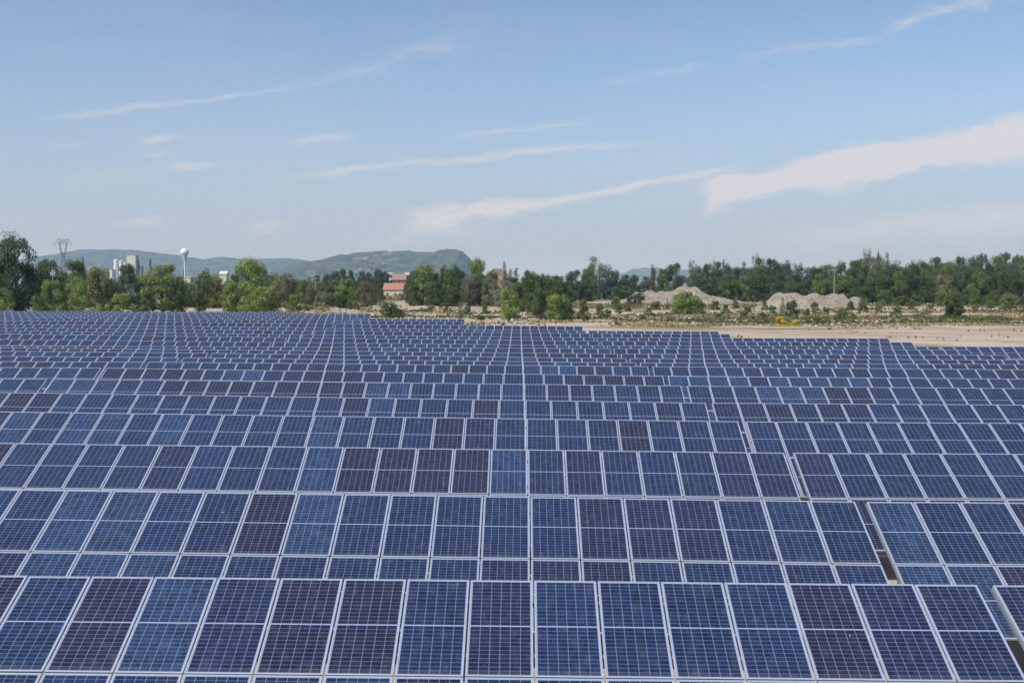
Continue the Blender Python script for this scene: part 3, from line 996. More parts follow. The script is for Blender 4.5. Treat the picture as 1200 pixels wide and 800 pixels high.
# --- left part: px, top y, width, distance, kind, tone, label
for a in [
    (17, 279, 52, 292, 'broad', 'dark', 'tallest dark green tree, under the pylon top at the end of the treeline'),
    (-14, 300, 40, 285, 'broad', 'mid', 'mid green tree cut by the picture edge beside the tallest dark tree'),
    (4, 335, 26, 280, 'bush', 'yellowish', 'yellow-green shrub at the foot of the tallest dark tree'),
    (56, 305, 34, 380, 'broad', 'dark', 'dark rounded tree just below the lone lattice pylon'),
    (62, 327, 30, 278, 'bush', 'bright', 'bright green bush between the tallest tree and the yellow-green trees'),
    (44, 345, 16, 274, 'bush', 'mid', 'small green bush in the shade beside the tallest dark tree'),
    (86, 306, 36, 300, 'broad', 'mid', 'green tree with a dark rounded top beside the lattice pylon'),
    (93, 322, 28, 276, 'tall', 'yellowish', 'yellow-green tree in front of the dark rounded top by the pylon'),
    (97, 302, 5, 420, 'column', 'dark', 'tiny dark cypress tip over the trees beneath the hill'),
    (116, 309, 34, 290, 'broad', 'olive', 'olive brown tree before the silos, darker at its foot'),
    (128, 330, 18, 284, 'bush', 'dark', 'dark shrub under the olive brown tree by the silos'),
    (150, 311, 30, 330, 'broad', 'dark', 'very dark round evergreen tree standing before the silo block'),
    (162, 305, 8, 420, 'column', 'dark', 'taller dark cypress beside the concrete silo block'),
    (167, 313, 6, 425, 'column', 'dark', 'shorter cypress next to the tall one by the silo block'),
    (176, 304, 7, 450, 'column', 'dark', 'lone dark cypress between the silo block and the water tower'),
    (190, 310, 50, 284, 'broad', 'yellowish', 'big yellow-green tree halfway between silos and water tower'),
    (206, 326, 24, 280, 'bush', 'dark', 'dark leafy bush against the big yellow-green tree'),
    (172, 340, 18, 276, 'bush', 'mid', 'green bush at the foot of the big yellow-green tree'),
    (143, 342, 26, 275, 'bush', 'yellowish', 'spiky yellow-green bush below the dark round evergreen'),
    (119, 349, 20, 274, 'low', 'yellowish', 'low yellow-green shrub below the olive brown tree'),
    (78, 350, 16, 274, 'low', 'olive', 'low olive shrub by the panels under the pylon'),
    (160, 352, 20, 274, 'low', 'olive', 'low olive shrub between the spiky bush and big tree'),
    (215, 316, 6, 500, 'cone', 'dark', 'small dark conifer at the stem of the water tower'),
    (216, 330, 26, 360, 'broad', 'olive', 'olive tree behind, under the water tower stem'),
    (232, 314, 30, 282, 'tall', 'mid', 'upright green tree just past the water tower'),
    (250, 321, 28, 340, 'broad', 'olive', 'grey olive tree below the pale house on the hillside'),
    (268, 330, 20, 350, 'broad', 'dark', 'dark tree below the pale gabled house'),
    (287, 303, 50, 282, 'broad', 'yellowish', 'large yellow-green tree past the pale gabled house'),
    (272, 326, 22, 279, 'bush', 'yellowish', 'yellow-green shrub leaning against the large tree by the pale house'),
    (309, 335, 40, 272, 'bush', 'yellowish', 'rounded yellow-green bush at the end of the back panel row'),
    (318, 318, 30, 400, 'broad', 'mid', 'mid green tree peeping over the rounded bush'),
    (333, 321, 34, 360, 'broad', 'grey', 'grey-green tree with brown top behind the sandy bank'),
    (343, 319, 22, 420, 'tall', 'olive', 'olive upright tree next to the grey-green tree'),
    (344, 344, 19, 300, 'bush', 'yellowish', 'small round yellow-green bush on the sandy bank'),
    (358, 323, 20, 400, 'tall', 'mid', 'narrow green tree beside the thin pole'),
    (366, 332, 16, 380, 'tall', 'olive', 'thin olive tree beyond the thin pole'),
    (380, 340, 22, 340, 'bush', 'grey', 'grey leafy shrub on the sandy bank'),
    (389, 334, 18, 390, 'broad', 'dark', 'dark tree behind the grey shrub on the bank'),
    (405, 327, 26, 350, 'broad', 'bright', 'bright green round tree on the bank before the far pines'),
    (402, 345, 18, 345, 'bush', 'dark', 'dark bush beneath the bright green round tree'),
    (412, 350, 12, 330, 'bush', 'mid', 'small green bush beside the bright round tree'),
    (427, 330, 20, 370, 'broad', 'olive', 'olive tree between the bright tree and the red-roofed house'),
    (436, 322, 10, 380, 'column', 'dark', 'slim dark conifer near the red-roofed house'),
    (445, 330, 18, 370, 'cone', 'dark', 'dark conifer touching the end of the red-roofed house'),
    (470, 342, 18, 560, 'low', 'olive', 'low olive hedge shrub at the foot of the farmhouse, house end'),
    (452, 341.5, 16, 565, 'low', 'mid', 'low green hedge shrub at the foot of the farmhouse, conifer end'),
    (461, 343.5, 18, 550, 'low', 'dry', 'dry low shrub before the middle of the farmhouse wall'),
    (420, 348, 16, 330, 'low', 'olive', 'low olive shrub on the bank under the olive tree'),
    (456, 351, 20, 236, 'bush', 'mid', 'dense green bush beside the last rows of panels below the house'),
    (466, 360, 16, 232, 'bush', 'dark', 'lower dark bush joined to the dense bush below the house'),
]:
    plant(*a, group=G_EDGE)
for i, (px, t, w) in enumerate([(383, 319, 12), (392, 317, 14), (402, 316, 13), (411, 317, 10), (424, 318, 12), (432, 320, 10), (445, 315, 16), (452, 318, 10), (372, 322, 10), (484, 318, 12), (493, 316, 12), (449, 322, 12), (456, 321.3, 14), (464, 322, 14), (473, 322, 14), (480, 322, 12), (488, 321, 12), (300, 318, 12), (310, 316, 12)]):
    plant(px, t, w, 760 + 20 * i, 'broad', 'dark', 'small dark far pine on the plain under the hills', 'far pines under the hills')
# --- middle clump round the ochre house
for a in [
    (488, 318, 18, 400, 'broad', 'mid', 'mid green tree nearest the red-roofed house in the middle clump'),
    (500, 310, 30, 400, 'broad', 'bright', 'broad tree with bright top at the start of the middle clump'),
    (486, 332, 16, 385, 'bush', 'dark', 'dark bush at the house end of the middle clump'),
    (517, 309, 18, 410, 'tall', 'dark', 'upright dark tree behind the broad bright-topped tree'),
    (511, 332, 26, 380, 'broad', 'dark', 'dark lower tree in front of the bright-topped tree'),
    (528, 316, 24, 390, 'broad', 'mid', 'mid green tree in the middle clump beside the upright dark tree'),
    (538, 308, 20, 420, 'tall', 'dark', 'dark tree with twin tops behind the brownish tree'),
    (531, 335, 20, 375, 'broad', 'dark', 'deep green shaded tree before the twin-topped tree'),
    (548, 320, 26, 380, 'sparse', 'brown', 'brownish thin-leaved tree in the middle clump'),
    (550, 324, 24, 384, 'broad', 'brown', 'brown-grey dusty tree behind the thin-leaved brownish one'),
    (562, 303, 28, 410, 'broad', 'bright', 'highest bright green tree by the ochre house'),
    (563, 322, 24, 390, 'broad', 'dark', 'dark tree under the highest bright green tree'),
    (576, 319, 24, 378, 'broad', 'grey', 'grey-leaved tree before the ochre house'),
    (591, 308, 8, 430, 'column', 'dark', 'thin dark cypress rising beside the ochre house'),
    (598, 316, 10, 420, 'column', 'dark', 'shorter cypress near the ochre house'),
    (605, 313, 26, 400, 'cone', 'blue', 'blue-green spruce with layered branches'),
    (617, 316, 18, 410, 'cone', 'blue', 'narrower blue-green spruce beside the layered one'),
    (622, 314, 20, 420, 'broad', 'mid', 'green tree rising just behind the spruces'),
    (591, 328, 26, 372, 'broad', 'grey', 'grey shrubby tree below the cypresses'),
    (630, 322, 36, 300, 'broad', 'dark', 'wide dark tree with a bare trunk behind the front bushes'),
    (642, 322, 26, 320, 'broad', 'mid', 'green tree against the wide dark tree'),
    (613, 330, 26, 310, 'broad', 'mid', 'mid green tree beside the wide dark tree with bare trunk'),
    (636, 321, 8, 440, 'column', 'dark', 'small cypress tip over the wide dark tree'),
    (655, 323, 22, 420, 'broad', 'dark', 'dark tree behind the tall front bush'),
    (674, 317, 24, 470, 'broad', 'blue', 'bluish green tree before the tall poplar pair'),
    (664, 335, 22, 430, 'broad', 'mid', 'low green tree below the bluish tree'),
    (685, 322, 14, 480, 'broad', 'dark', 'dark tree just at the foot of the tall poplar pair'),
]:
    plant(*a, group='trees of the clump round the ochre house')
for a in [
    (597, 336, 28, 214, 'bush', 'yellowish', 'tall feathery bush, first of those right behind the panels'),
    (634, 330, 22, 216, 'tall', 'mid', 'slender leaning green tree between the two big front bushes'),
    (655, 343, 34, 212, 'bush', 'yellowish', 'widest front bush behind the panels with yellow-green top'),
    (662, 352, 22, 210, 'bush', 'dark', 'dark lower bush on the shaded side of the widest front bush'),
    (618, 354, 8, 213, 'sparse', 'olive', 'thin sapling between the feathery bush and the leaning tree'),
    (684, 350, 15, 212, 'bush', 'olive', 'small separate upright bush next to the widest front bush'),
    (540, 353, 11, 216, 'column', 'mid', 'lone slim bush at the corner of the back panel row'),
    (565, 366, 24, 214, 'low', 'olive', 'flat olive shrub between the slim bush and the feathery bush'),
]:
    plant(*a, group='bushes just behind the panels')
tr_ = random.Random(77)
for px, t, w, D, tone in [(36, 322, 24, 360, 'dark'), (50, 330, 22, 340, 'dark'), (75, 325, 22, 400, 'dark'), (103, 318, 24, 380, 'dark'), (128, 322, 20, 390, 'mid'), (140, 336, 18, 340, 'dark'), (172, 326, 22, 370, 'mid'), (208, 324, 22, 390, 'olive'),
                          (222, 332, 18, 350, 'dark'), (243, 330, 22, 370, 'mid'), (258, 334, 20, 340, 'olive'), (276, 322, 20, 380, 'dark'), (300, 322, 22, 370, 'dark'), (326, 326, 24, 350, 'olive'), (-6, 318, 26, 350, 'dark'),
                          (352, 326, 22, 450, 'dark'), (372, 327, 22, 460, 'olive'), (392, 329, 20, 450, 'mid'), (416, 328, 22, 470, 'dark'), (434, 331, 18, 440, 'olive')]:
    plant(px, t, w, D, tr_.choice(('broad', 'broad', 'bush')), tone, 'tree of the dark thicket filling gaps in the treeline under the hills', 'thicket behind the treeline')
for px, t, w, D, tone in [(482, 326, 18, 430, 'dark'), (508, 320, 22, 430, 'dark'), (540, 318, 22, 430, 'dark'), (572, 328, 20, 420, 'dark'), (600, 326, 22, 400, 'dark'), (616, 324, 22, 380, 'dark'), (648, 328, 22, 380, 'mid'), (668, 330, 20, 440, 'dark'), (688, 328, 16, 470, 'dark')]:
    plant(px, t, w, D, 'broad', tone, 'dark tree filling the middle clump behind its taller trees', 'dark trees within the middle clump')
# --- plain with the gravel mounds
for a in [
    (702, 299, 30, 560, 'tall', 'mid', 'tallest poplar standing clear before the mounds'),
    (690, 315, 22, 540, 'broad', 'mid', 'shoulder tree of the tallest poplar'),
    (716, 314, 24, 545, 'broad', 'blue', 'round grey-green tree beside the tallest poplar'),
    (733, 322, 16, 700, 'broad', 'dark', 'dark far tree under the faint blue hill'),
    (745, 322, 16, 690, 'broad', 'dark', 'second dark tree in line under the faint blue hill'),
    (757, 324, 14, 690, 'broad', 'mid', 'green tree in line under the faint blue hill'),
    (729, 333, 20, 560, 'broad', 'mid', 'low green tree behind the start of the long mound'),
    (765, 309, 12, 620, 'tall', 'brown', 'slim brown tree rising behind the long mound'),
    (777, 315, 16, 600, 'broad', 'mid', 'green tree right by the slim brown tree'),
    (791, 309, 24, 590, 'broad', 'dark', 'dark round tree over the long mound'),
    (812, 303, 18, 600, 'sparse', 'grey', 'thin grey tree over the peak of the long mound'),
    (722, 346, 12, 330, 'bush', 'bright', 'bright bush on the plain before the long mound'),
    (726, 356, 9, 290, 'bush', 'mid', 'little green bush below the bright bush on the plain'),
    (738, 345, 8, 400, 'bush', 'dark', 'dark narrow bush at the end of the long mound'),
    (748, 342, 18, 396, 'bush', 'dark', 'dark spreading bush in front of the long mound'),
    (768, 352, 14, 330, 'bush', 'olive', 'olive shrub between the long mound and the dry grass'),
    (782, 349, 6, 335, 'cone', 'dark', 'small dark pointed conifer before the long mound'),
    (804, 338, 34, 285, 'bush', 'bright', 'large bright green bush before the peak of the long mound'),
    (796, 347, 18, 280, 'bush', 'yellowish', 'lighter side shoot of bush before the mound peak'),
    (820, 350, 16, 282, 'bush', 'mid', 'green bush growing against the large bright bush'),
    (884, 345, 10, 300, 'sparse', 'mid', 'thin crooked young tree between the two mounds'),
    (876, 358, 10, 290, 'bush', 'olive', 'olive bush at the foot of the crooked young tree'),
    (917, 347, 10, 250, 'cone', 'mid', 'slim pointed bush behind the yellow broom'),
    (928, 350, 14, 252, 'bush', 'mid', 'rounded bush beside the slim pointed one by the broom'),
    (915, 370.5, 14, 183, 'bush', 'yellow', 'bright yellow flowering broom, the larger of two'),
    (931, 375, 9, 184, 'bush', 'yellow', 'bright yellow flowering broom, the smaller of two'),
    (923, 370, 14, 210, 'low', 'olive', 'olive shrub behind the two yellow brooms'),
    (946, 362, 9, 260, 'bush', 'mid', 'little green bush past the yellow brooms'),
    (937, 360, 12, 270, 'low', 'olive', 'low olive shrub above the smaller yellow broom'),
    (988, 360, 16, 212, 'bush', 'bright', 'bright green bush under the second mound'),
    (980, 366, 8, 218, 'low', 'olive', 'low olive shrub touching the bright bush under the second mound'),
    (1012, 348, 13, 290, 'bush', 'mid', 'compact green tree-like bush at the end of the second mound'),
    (997, 352, 9, 320, 'bush', 'dark', 'small dark bush on the end of the second mound'),
    (985, 356, 12, 300, 'low', 'dry', 'dry brown shrub below the second mound'),
    (972, 386, 6, 172, 'low', 'olive', 'tiny shrub alone on the bare track behind the panels'),
    (1033, 377, 6, 208, 'low', 'olive', 'dark little shrub on the sand past the bright bush'),
    (1045, 380, 8, 200, 'low', 'yellowish', 'yellow-green little shrub on the sand'),
    (1076, 379, 12, 200, 'low', 'yellowish', 'wispy yellow-green shrub on the sand before the wood'),
    (1021, 382, 7, 198, 'low', 'dry', 'dry little shrub on the sand next to the dark one'),
    (1117, 339, 21, 236, 'broad', 'mid', 'lone small tree on the plain before the wood'),
    (1119, 354, 22, 234, 'bush', 'dark', 'dark undergrowth bush round the foot of the lone small tree'),
    (1162, 350, 11, 330, 'bush', 'mid', 'small green bush near the wood beyond the lone tree'),
    (1178, 356, 16, 320, 'low', 'mid', 'low bush at the foot of the wood past the small green one'),
    (1090, 352, 9, 330, 'low', 'brown', 'brown low shrub at the foot of the wood'),
    (1085, 362, 12, 270, 'low', 'olive', 'olive low shrub between the brown shrub and the lone tree'),
]:
    plant(*a, group='bushes and trees on the plain')
for px, t, w, D, tone in [(703, 355, 10, 270, 'mid'), (760, 359, 12, 265, 'olive'), (838, 352, 12, 330, 'mid'), (850, 356, 10, 290, 'mid'), (862, 350, 9, 350, 'olive'), (896, 352, 9, 330, 'bright'), (905, 357, 10, 290, 'mid'),
                          (955, 353, 10, 310, 'mid'), (968, 359, 9, 270, 'mid'), (1030, 356, 10, 290, 'olive'), (1052, 358, 10, 280, 'mid'), (1068, 352, 8, 330, 'mid'), (1143, 356, 10, 300, 'olive'), (1185, 352, 10, 330, 'mid'),
                          (735, 352, 10, 310, 'olive'), (712, 362, 9, 250, 'mid'), (820, 362, 12, 262, 'olive'), (872, 364, 10, 250, 'mid'), (1000, 366, 8, 240, 'olive'), (708, 366, 13, 232, 'mid'), (752, 368, 10, 228, 'olive'), (842, 367, 12, 240, 'mid'), (868, 372, 9, 216, 'olive'), (893, 366, 10, 245, 'mid'), (902, 375, 8, 204, 'mid'), (958, 372, 10, 215, 'mid'), (1060, 372, 10, 220, 'mid'), (1090, 375, 9, 208, 'olive'), (1150, 378, 10, 202, 'olive'), (600, 362, 12, 250, 'mid'), (568, 357, 10, 280, 'mid'), (548, 358, 10, 290, 'olive'), (520, 354, 12, 320, 'mid'), (505, 356, 9, 300, 'olive')]:
    plant(px, t, w, D, 'bush', tone, 'small rounded green shrub dotted over the sandy plain', 'small green shrubs on the plain')
# low hedge-like strip beside the lone tree
for px, w, D, tone in [(1128, 20, 228, 'mid'), (1139, 18, 226, 'mid'), (1150, 20, 226, 'bright'), (1105, 18, 226, 'olive'), (1163, 22, 224, 'olive'), (1178, 22, 222, 'olive'), (1192, 22, 222, 'dry'), (1205, 20, 222, 'olive')]:
    plant(px, 368.5 + prng.uniform(-1.5, 1.5), w, D, 'low', tone, 'knee-high shrub in the strip of scrub beside the lone small tree', 'strip of scrub beside the lone tree')
for px, w, D, tone, t in [(1062, 16, 250, 'dry', 367), (1050, 14, 262, 'olive', 364), (1040, 14, 246, 'olive', 369), (1075, 14, 255, 'olive', 366), (1025, 12, 280, 'dry', 362), (1095, 18, 238, 'dry', 369), (960, 16, 280, 'olive', 362), (905, 14, 262, 'olive', 366),
                      (865, 16, 300, 'dry', 361), (850, 16, 260, 'olive', 366), (830, 18, 255, 'olive', 368), (780, 16, 250, 'olive', 368), (765, 14, 222, 'olive', 376), (772, 12, 205, 'dry', 381), (790, 12, 203, 'dry', 381), (741, 14, 212, 'olive', 378),
                      (728, 12, 214, 'dry', 377), (858, 10, 195, 'olive', 381), (846, 10, 196, 'dry', 382), (825, 12, 205, 'dry', 379), (800, 12, 206, 'olive', 380), (712, 12, 230, 'dry', 374), (706, 12, 245, 'olive', 369), (692, 10, 250, 'olive', 368)]:
    plant(px, t, w, D, 'low', tone, 'dry knee-high shrub scattered on the sandy plain', 'dry shrubs scattered on the sandy plain')
for px, w, D, tone, t in [(340, 10, 262, 'dry', 364), (352, 12, 258, 'brown', 366), (372, 12, 250, 'dry', 366), (394, 12, 245, 'brown', 365), (410, 10, 242, 'dry', 367), (425, 12, 240, 'dry', 367), (440, 12, 236, 'brown', 369), (380, 14, 300, 'dry', 356), (362, 14, 310, 'olive', 354),
                      (430, 14, 300, 'dry', 355), (480, 16, 250, 'olive', 366), (500, 16, 300, 'olive', 357), (515, 14, 290, 'dry', 358), (525, 16, 240, 'dry', 368), (550, 14, 260, 'olive', 362), (575, 12, 240, 'dry', 366)]:
    plant(px, t, w, D, 'low', tone, 'dry brownish shrub on the sandy bank behind the panels', 'dry shrubs on the sandy bank')

# --- the long wood: front trees at its edge, more behind
WOOD_TOP = [(815, 307), (830, 306), (848, 305), (860, 309), (872, 303), (886, 301), (900, 304), (918, 303), (932, 304), (943, 305), (955, 311), (967, 308), (978, 308), (990, 307), (1002, 306), (1016, 299), (1032, 300), (1042, 300), (1055, 305),
            (1070, 303), (1085, 304), (1098, 303), (1113, 301), (1122, 303), (1134, 302), (1150, 299), (1165, 298), (1180, 297.5), (1196, 298), (1212, 297), (1230, 297)]


def wood_top(px):
    return float(np.interp(px, [p[0] for p in WOOD_TOP], [p[1] for p in WOOD_TOP]))


WL = {'dark': 'dark green tree in the long wood behind the mounds', 'mid': 'mid green tree in the long wood behind the mounds', 'bright': 'lighter green tree at the edge of the long wood', 'grey': 'grey-green tree in the long wood behind the mounds',
      'blue': 'bluish green tree in the long wood behind the mounds', 'olive': 'olive tree at the edge of the long wood'}
wr = random.Random(21)


def wood_tree(px, top, w, D, kind, tone):
    plant(px, top, w, D, kind, tone, WL[tone], 'trees of the long wood')


for px in np.arange(818, 1250, 12.0):                     # back rank: the skyline
    x = px + wr.uniform(-4, 4)
    wood_tree(x, wood_top(x) + wr.uniform(-2, 4), wr.uniform(15, 24), lerp(660, 560, (px - 818) / 430) + wr.uniform(-25, 40), wr.choice(('broad', 'broad', 'broad', 'tall')), wr.choice(('dark', 'dark', 'mid', 'mid', 'blue', 'dark', 'grey')))
for px in np.arange(824, 1250, 16.0):                     # middle rank
    x = px + wr.uniform(-5, 5)
    wood_tree(x, wood_top(x) + wr.uniform(5, 15), wr.uniform(20, 30), lerp(560, 470, (px - 818) / 430) + wr.uniform(-20, 20), wr.choice(('broad', 'broad', 'tall')), wr.choice(('dark', 'mid', 'blue', 'mid', 'dark', 'dark')))
for px in np.arange(830, 1250, 14.0):                     # the edge, lower and lighter
    x = px + wr.uniform(-5, 5)
    wood_tree(x, lerp(322, 318, (px - 830) / 400) + wr.uniform(-5, 9), wr.uniform(18, 28), lerp(500, 405, (px - 818) / 430) + wr.uniform(-12, 12), wr.choice(('broad', 'broad', 'bush')), wr.choice(('mid', 'dark', 'bright', 'mid', 'dark', 'olive', 'dark')))
for px in np.arange(1010, 1250, 22.0):                    # shrubs in front of the edge
    x = px + wr.uniform(-7, 7)
    wood_tree(x, 342 + wr.uniform(-4, 5), wr.uniform(12, 22), 392 + wr.uniform(-14, 6), 'bush', wr.choice(('mid', 'dark', 'olive')))
for a in [(1016, 290, 13, 520, 'tall', 'grey', 'tall feathery grey tree rising highest over the long wood'), (1029, 292, 10, 525, 'sparse', 'brown', 'bare brownish treetop between two tall grey trees of the wood'),
          (1041, 294, 14, 522, 'tall', 'grey', 'second tall grey tree over the long wood, beside the bare top'), (885, 299, 16, 560, 'sparse', 'grey', 'thin grey pointed treetop over the wood behind the second mound'),
          (838, 304, 22, 590, 'sparse', 'grey', 'thin grey tree at the start of the long wood'), (848, 303, 16, 580, 'cone', 'blue', 'grey-blue conifer over the start of the long wood')]:
    plant(*a, group='tall trees over the wood')

# ------------------------------------------------------------------ gravel mounds
M_MOUND = mat_mound()


def mound(pts, D, depth, seed, label):
    xs = np.arange(pts[0][0], pts[-1][0] + 0.01, 0.5)
    ty = np.interp(xs, [p[0] for p in pts], [p[1] for p in pts])
    nr = 30
    cx = at_y(float(xs.mean()), 340, D).x
    g0 = ground_z(cx, D)
    v, f = [], []
    for j in range(nr):
        t = -1 + 2 * j / (nr - 1)
        k = max(0.0, 1 - abs(t) ** 1.35)
        for px, py in zip(xs, ty):
            p = at_y(float(px), float(py), D)
            h = max(0.0, p.z - g0)
            nz = mnoise.fractal(Vector((p.x * 0.22 + seed, t * depth * 0.22, seed)), 0.8, 2.0, 5)
            v.append((p.x - cx, t * depth, h * k * (1 + 0.28 * nz * (1 - k * 0.7)) + 0.6 * nz * k - 0.5 + 0.5 * min(1, h)))
    n_ = len(xs)
    for j in range(nr - 1):
        for i in range(n_ - 1):
            a = j * n_ + i
            f.append((a, a + 1, a + n_ + 1, a + n_))
    me = bpy.data.meshes.new('gravel_mound')
    me.from_pydata(v, [], f)
    me.materials.append(M_MOUND)
    o = obj('gravel_mound', me, None, (cx, D, g0))
    tag(o, label, 'mound', 'gravel mounds')


mound([(722, 354), (733, 351), (738, 346.5), (745, 342.5), (760, 341.5), (778, 342), (790, 341.5), (794, 338.5), (799, 336.3), (806, 335.3), (813, 336), (819, 338.5), (826, 342.5), (834, 346.5), (842, 349), (852, 351), (870, 353), (884, 354.5)], 430, 13, 2.2,
      'long pale gravel mound with a taller heap at one end')
mound([(886, 361), (893, 357), (900, 352), (908, 346), (915, 344.3), (930, 343.6), (945, 344.4), (955, 345), (970, 345.6), (980, 345), (988, 346), (992, 348.5), (997, 349.5), (1003, 348.5), (1009, 350), (1014, 355), (1020, 359)], 345, 9, 6.6,
      'flat-topped rubble mound in front of the wood')

# ------------------------------------------------------------------ buildings and towers
def root(name, p, label, cat, group=None, rz=0.0):
    o = bpy.data.objects.new(name, None)
    COL.objects.link(o)
    o.location = p
    o.rotation_euler = (0, 0, rz)
    return tag(o, label, cat, group)


def gpos(px, D):
    x = at_y(px, 335, D).x
    return Vector((x, D, ground_z(x, D) - 0.1))


def h_at(py, D):
    return at_y(600, py, D).z


# water tower: a ball on a flaring stem
D = 1150
g = gpos(217, D)
zc, rr = h_at(295.6, D) - g.z, 4.75 * D / F
o = root('water_tower', g, 'white ball-shaped water tower on a thin flaring stem', 'water tower')
m = MB()
m.lathe([(0.01, zc + rr)] + [(rr * math.sin(a), zc + rr * math.cos(a)) for a in np.linspace(0.12, 2.25, 24)], 36)
obj('tank', m.mesh('tank', M_WHITE, True), o)
a = 2.25
r1, z1 = rr * math.sin(a), zc + rr * math.cos(a)
m = MB()
m.lathe([(r1 - 0.02, z1 + 0.02), (r1 * 0.80, z1 - 1.6), (r1 * 0.55, z1 - 3.6), (r1 * 0.34, z1 - 5.6), (r1 * 0.25, z1 - 8.5), (r1 * 0.24, z1 - 16), (r1 * 0.27, 3), (r1 * 0.30, 0)], 28)
obj('stem', m.mesh('stem', M_WHITE, True), o)

# silos and the concrete block
D = 1050
for px, w, t, label in ((136.7, 5.6, 303.5, 'tallest white cylindrical silo beside the concrete block'), (142.4, 4.6, 305, 'lower white silo right against the tallest silo'), (146.6, 2.6, 307, 'thin white silo between the silos and the concrete block')):
    g = gpos(px, D)
    h = h_at(t, D) - g.z
    r_ = w * D / F / 2
    o = root('silo', g, label, 'silo', 'white silos')
    m = MB(); m.lathe([(r_, 0), (r_, h - 1.2)], 24)
    b_ = obj('shell', m.mesh('shell', M_WHITE, True), o)
    m = MB(); m.lathe([(r_ * 1.02, h - 1.2), (r_ * 0.9, h - 0.5), (r_ * 0.25, h), (0.01, h)], 24)
    obj('roof', m.mesh('roof', M_CONC, True), o)
    m = MB()
    m.tube([(r_ + .15, 0, 1), (r_ + .15, 0, h - .8)], 0.07, 5); m.tube([(r_ + .15, -.5, 1), (r_ + .15, -.5, h - .8)], 0.07, 5)
    obj('ladder', m.mesh('ladder', M_STEEL), o)


def block_building(name, px, D, w, top, dep, mat, label, cat, wins=(), rz=0.0, roofmat=None):
    g = gpos(px, D)
    h = h_at(top, D) - g.z
    W_ = w * D / F
    o = root(name, g, label, cat, None, rz)
    m = MB(); m.box(-W_ / 2, W_ / 2, -dep / 2, dep / 2, 0, h)
    obj('wall', m.mesh('wall', mat), o)
    m = MB(); m.box(-W_ / 2 - .2, W_ / 2 + .2, -dep / 2 - .2, dep / 2 + .2, h + 0.003, h + 0.6)
    obj('roof', m.mesh('roof', roofmat or mat), o)
    for fx, z0, ww, hh in wins:
        m = MB(); m.box(fx * W_ - ww / 2, fx * W_ + ww / 2, -dep / 2 - 0.06, -dep / 2 + 0.1, z0, z0 + hh)
        obj('window', m.mesh('window', M_DARK), o)
    return o, W_, h, dep


o, W_, h, dep = block_building('silo_block', 156, 1060, 10.5, 299.6, 9, M_CONC, 'tall square concrete block beside the white silos', 'building',
                               [(-0.25, 26.5, 1.6, 3.2), (0.1, 20, 1.0, 1.6), (-0.25, 14, 1.0, 1.6)])
m = MB()
for q in range(6):
    x_ = -W_ / 2 + 0.5 + q * (W_ - 1) / 5
    m.tube([(x_, -dep / 2 + .2, h + .6), (x_, -dep / 2 + .2, h + 1.7)], 0.06, 5)
m.tube([(-W_ / 2 + .5, -dep / 2 + .2, h + 1.7), (W_ / 2 - .5, -dep / 2 + .2, h + 1.7)], 0.06, 5)
obj('railing', m.mesh('railing', M_STEEL), o)
block_building('shed', 149.6, 1052, 4.5, 311.5, 6, M_CONC, 'low pale concrete annex between silos and block', 'building', [(0.1, 8, 1.2, 1.4)])
block_building('warehouse', 129.5, 1000, 9, 316.6, 10, M_WHITE, 'low white warehouse at the foot of the silos', 'building', [(-0.2, 6, 1.4, 1.6), (0.2, 6, 1.4, 1.6)], 0.0, M_CONC)
block_building('shed', 133.5, 700, 3.4, 326.5, 5, M_WHITE, 'small white shed glimpsed between trees under the silos', 'building', [(0.0, 5, 1.0, 1.2)])
block_building('shed', 222, 640, 5.5, 325.5, 5, M_RENDER, 'pale low hut under the water tower', 'building', [(0.1, 5, 1.2, 1.2)])


def gable_house(name, px, D, w, eave, ridge, dep, wall, roof, label, wins=(), rz=0.0, group=None, chim=()):
    g = gpos(px, D)
    he, hr = h_at(eave, D) - g.z, h_at(ridge, D) - g.z
    W_ = w * D / F
    o = root(name, g, label, 'house', group, rz)
    m = MB()
    m.box(-W_ / 2, W_ / 2, -dep / 2, dep / 2, 0, he)
    for sx in (-1, 1):                        # gable ends
        n0 = len(m.v)
        m.v += [(sx * W_ / 2, -dep / 2, he), (sx * W_ / 2, dep / 2, he), (sx * W_ / 2, 0, hr - 0.05)]
        m.f.append((n0, n0 + 1, n0 + 2) if sx > 0 else (n0, n0 + 2, n0 + 1)); m.mi.append(0)
    obj('wall', m.mesh('wall', wall), o)
    m = MB()
    e = 0.5
    sl = (hr - he) / (dep / 2)
    for s in (-1, 1):
        A = (-W_ / 2 - e, s * (dep / 2 + e), he - sl * e + .05); B = (W_ / 2 + e, s * (dep / 2 + e), he - sl * e + .05)
        C = (W_ / 2 + e, 0, hr + .05); E_ = (-W_ / 2 - e, 0, hr + .05)
        up = Vector((0, 0, 0.25))
        q = [Vector(p) for p in (A, B, C, E_)]
        n0 = len(m.v)
        m.v += [tuple(p) for p in q] + [tuple(p + up) for p in q]
        for f_ in ((0, 3, 2, 1), (4, 5, 6, 7), (0, 1, 5, 4), (1, 2, 6, 5), (2, 3, 7, 6), (3, 0, 4, 7)):
            m.f.append(tuple(n0 + i for i in f_)); m.mi.append(0)
    rf = obj('roof', m.mesh('roof', roof), o)
    for fx in chim:
        m = MB(); m.box(fx * W_ - .4, fx * W_ + .4, -.4, .4, hr - 0.6, hr + 1.5)
        obj('chimney', m.mesh('chimney', wall), rf)
    for fx, z0, ww, hh in wins:
        m = MB(); m.box(fx * W_ - ww / 2, fx * W_ + ww / 2, -dep / 2 - 0.05, -dep / 2 + 0.1, z0, z0 + hh)
        obj('window', m.mesh('window', M_DARK), o)
    return o


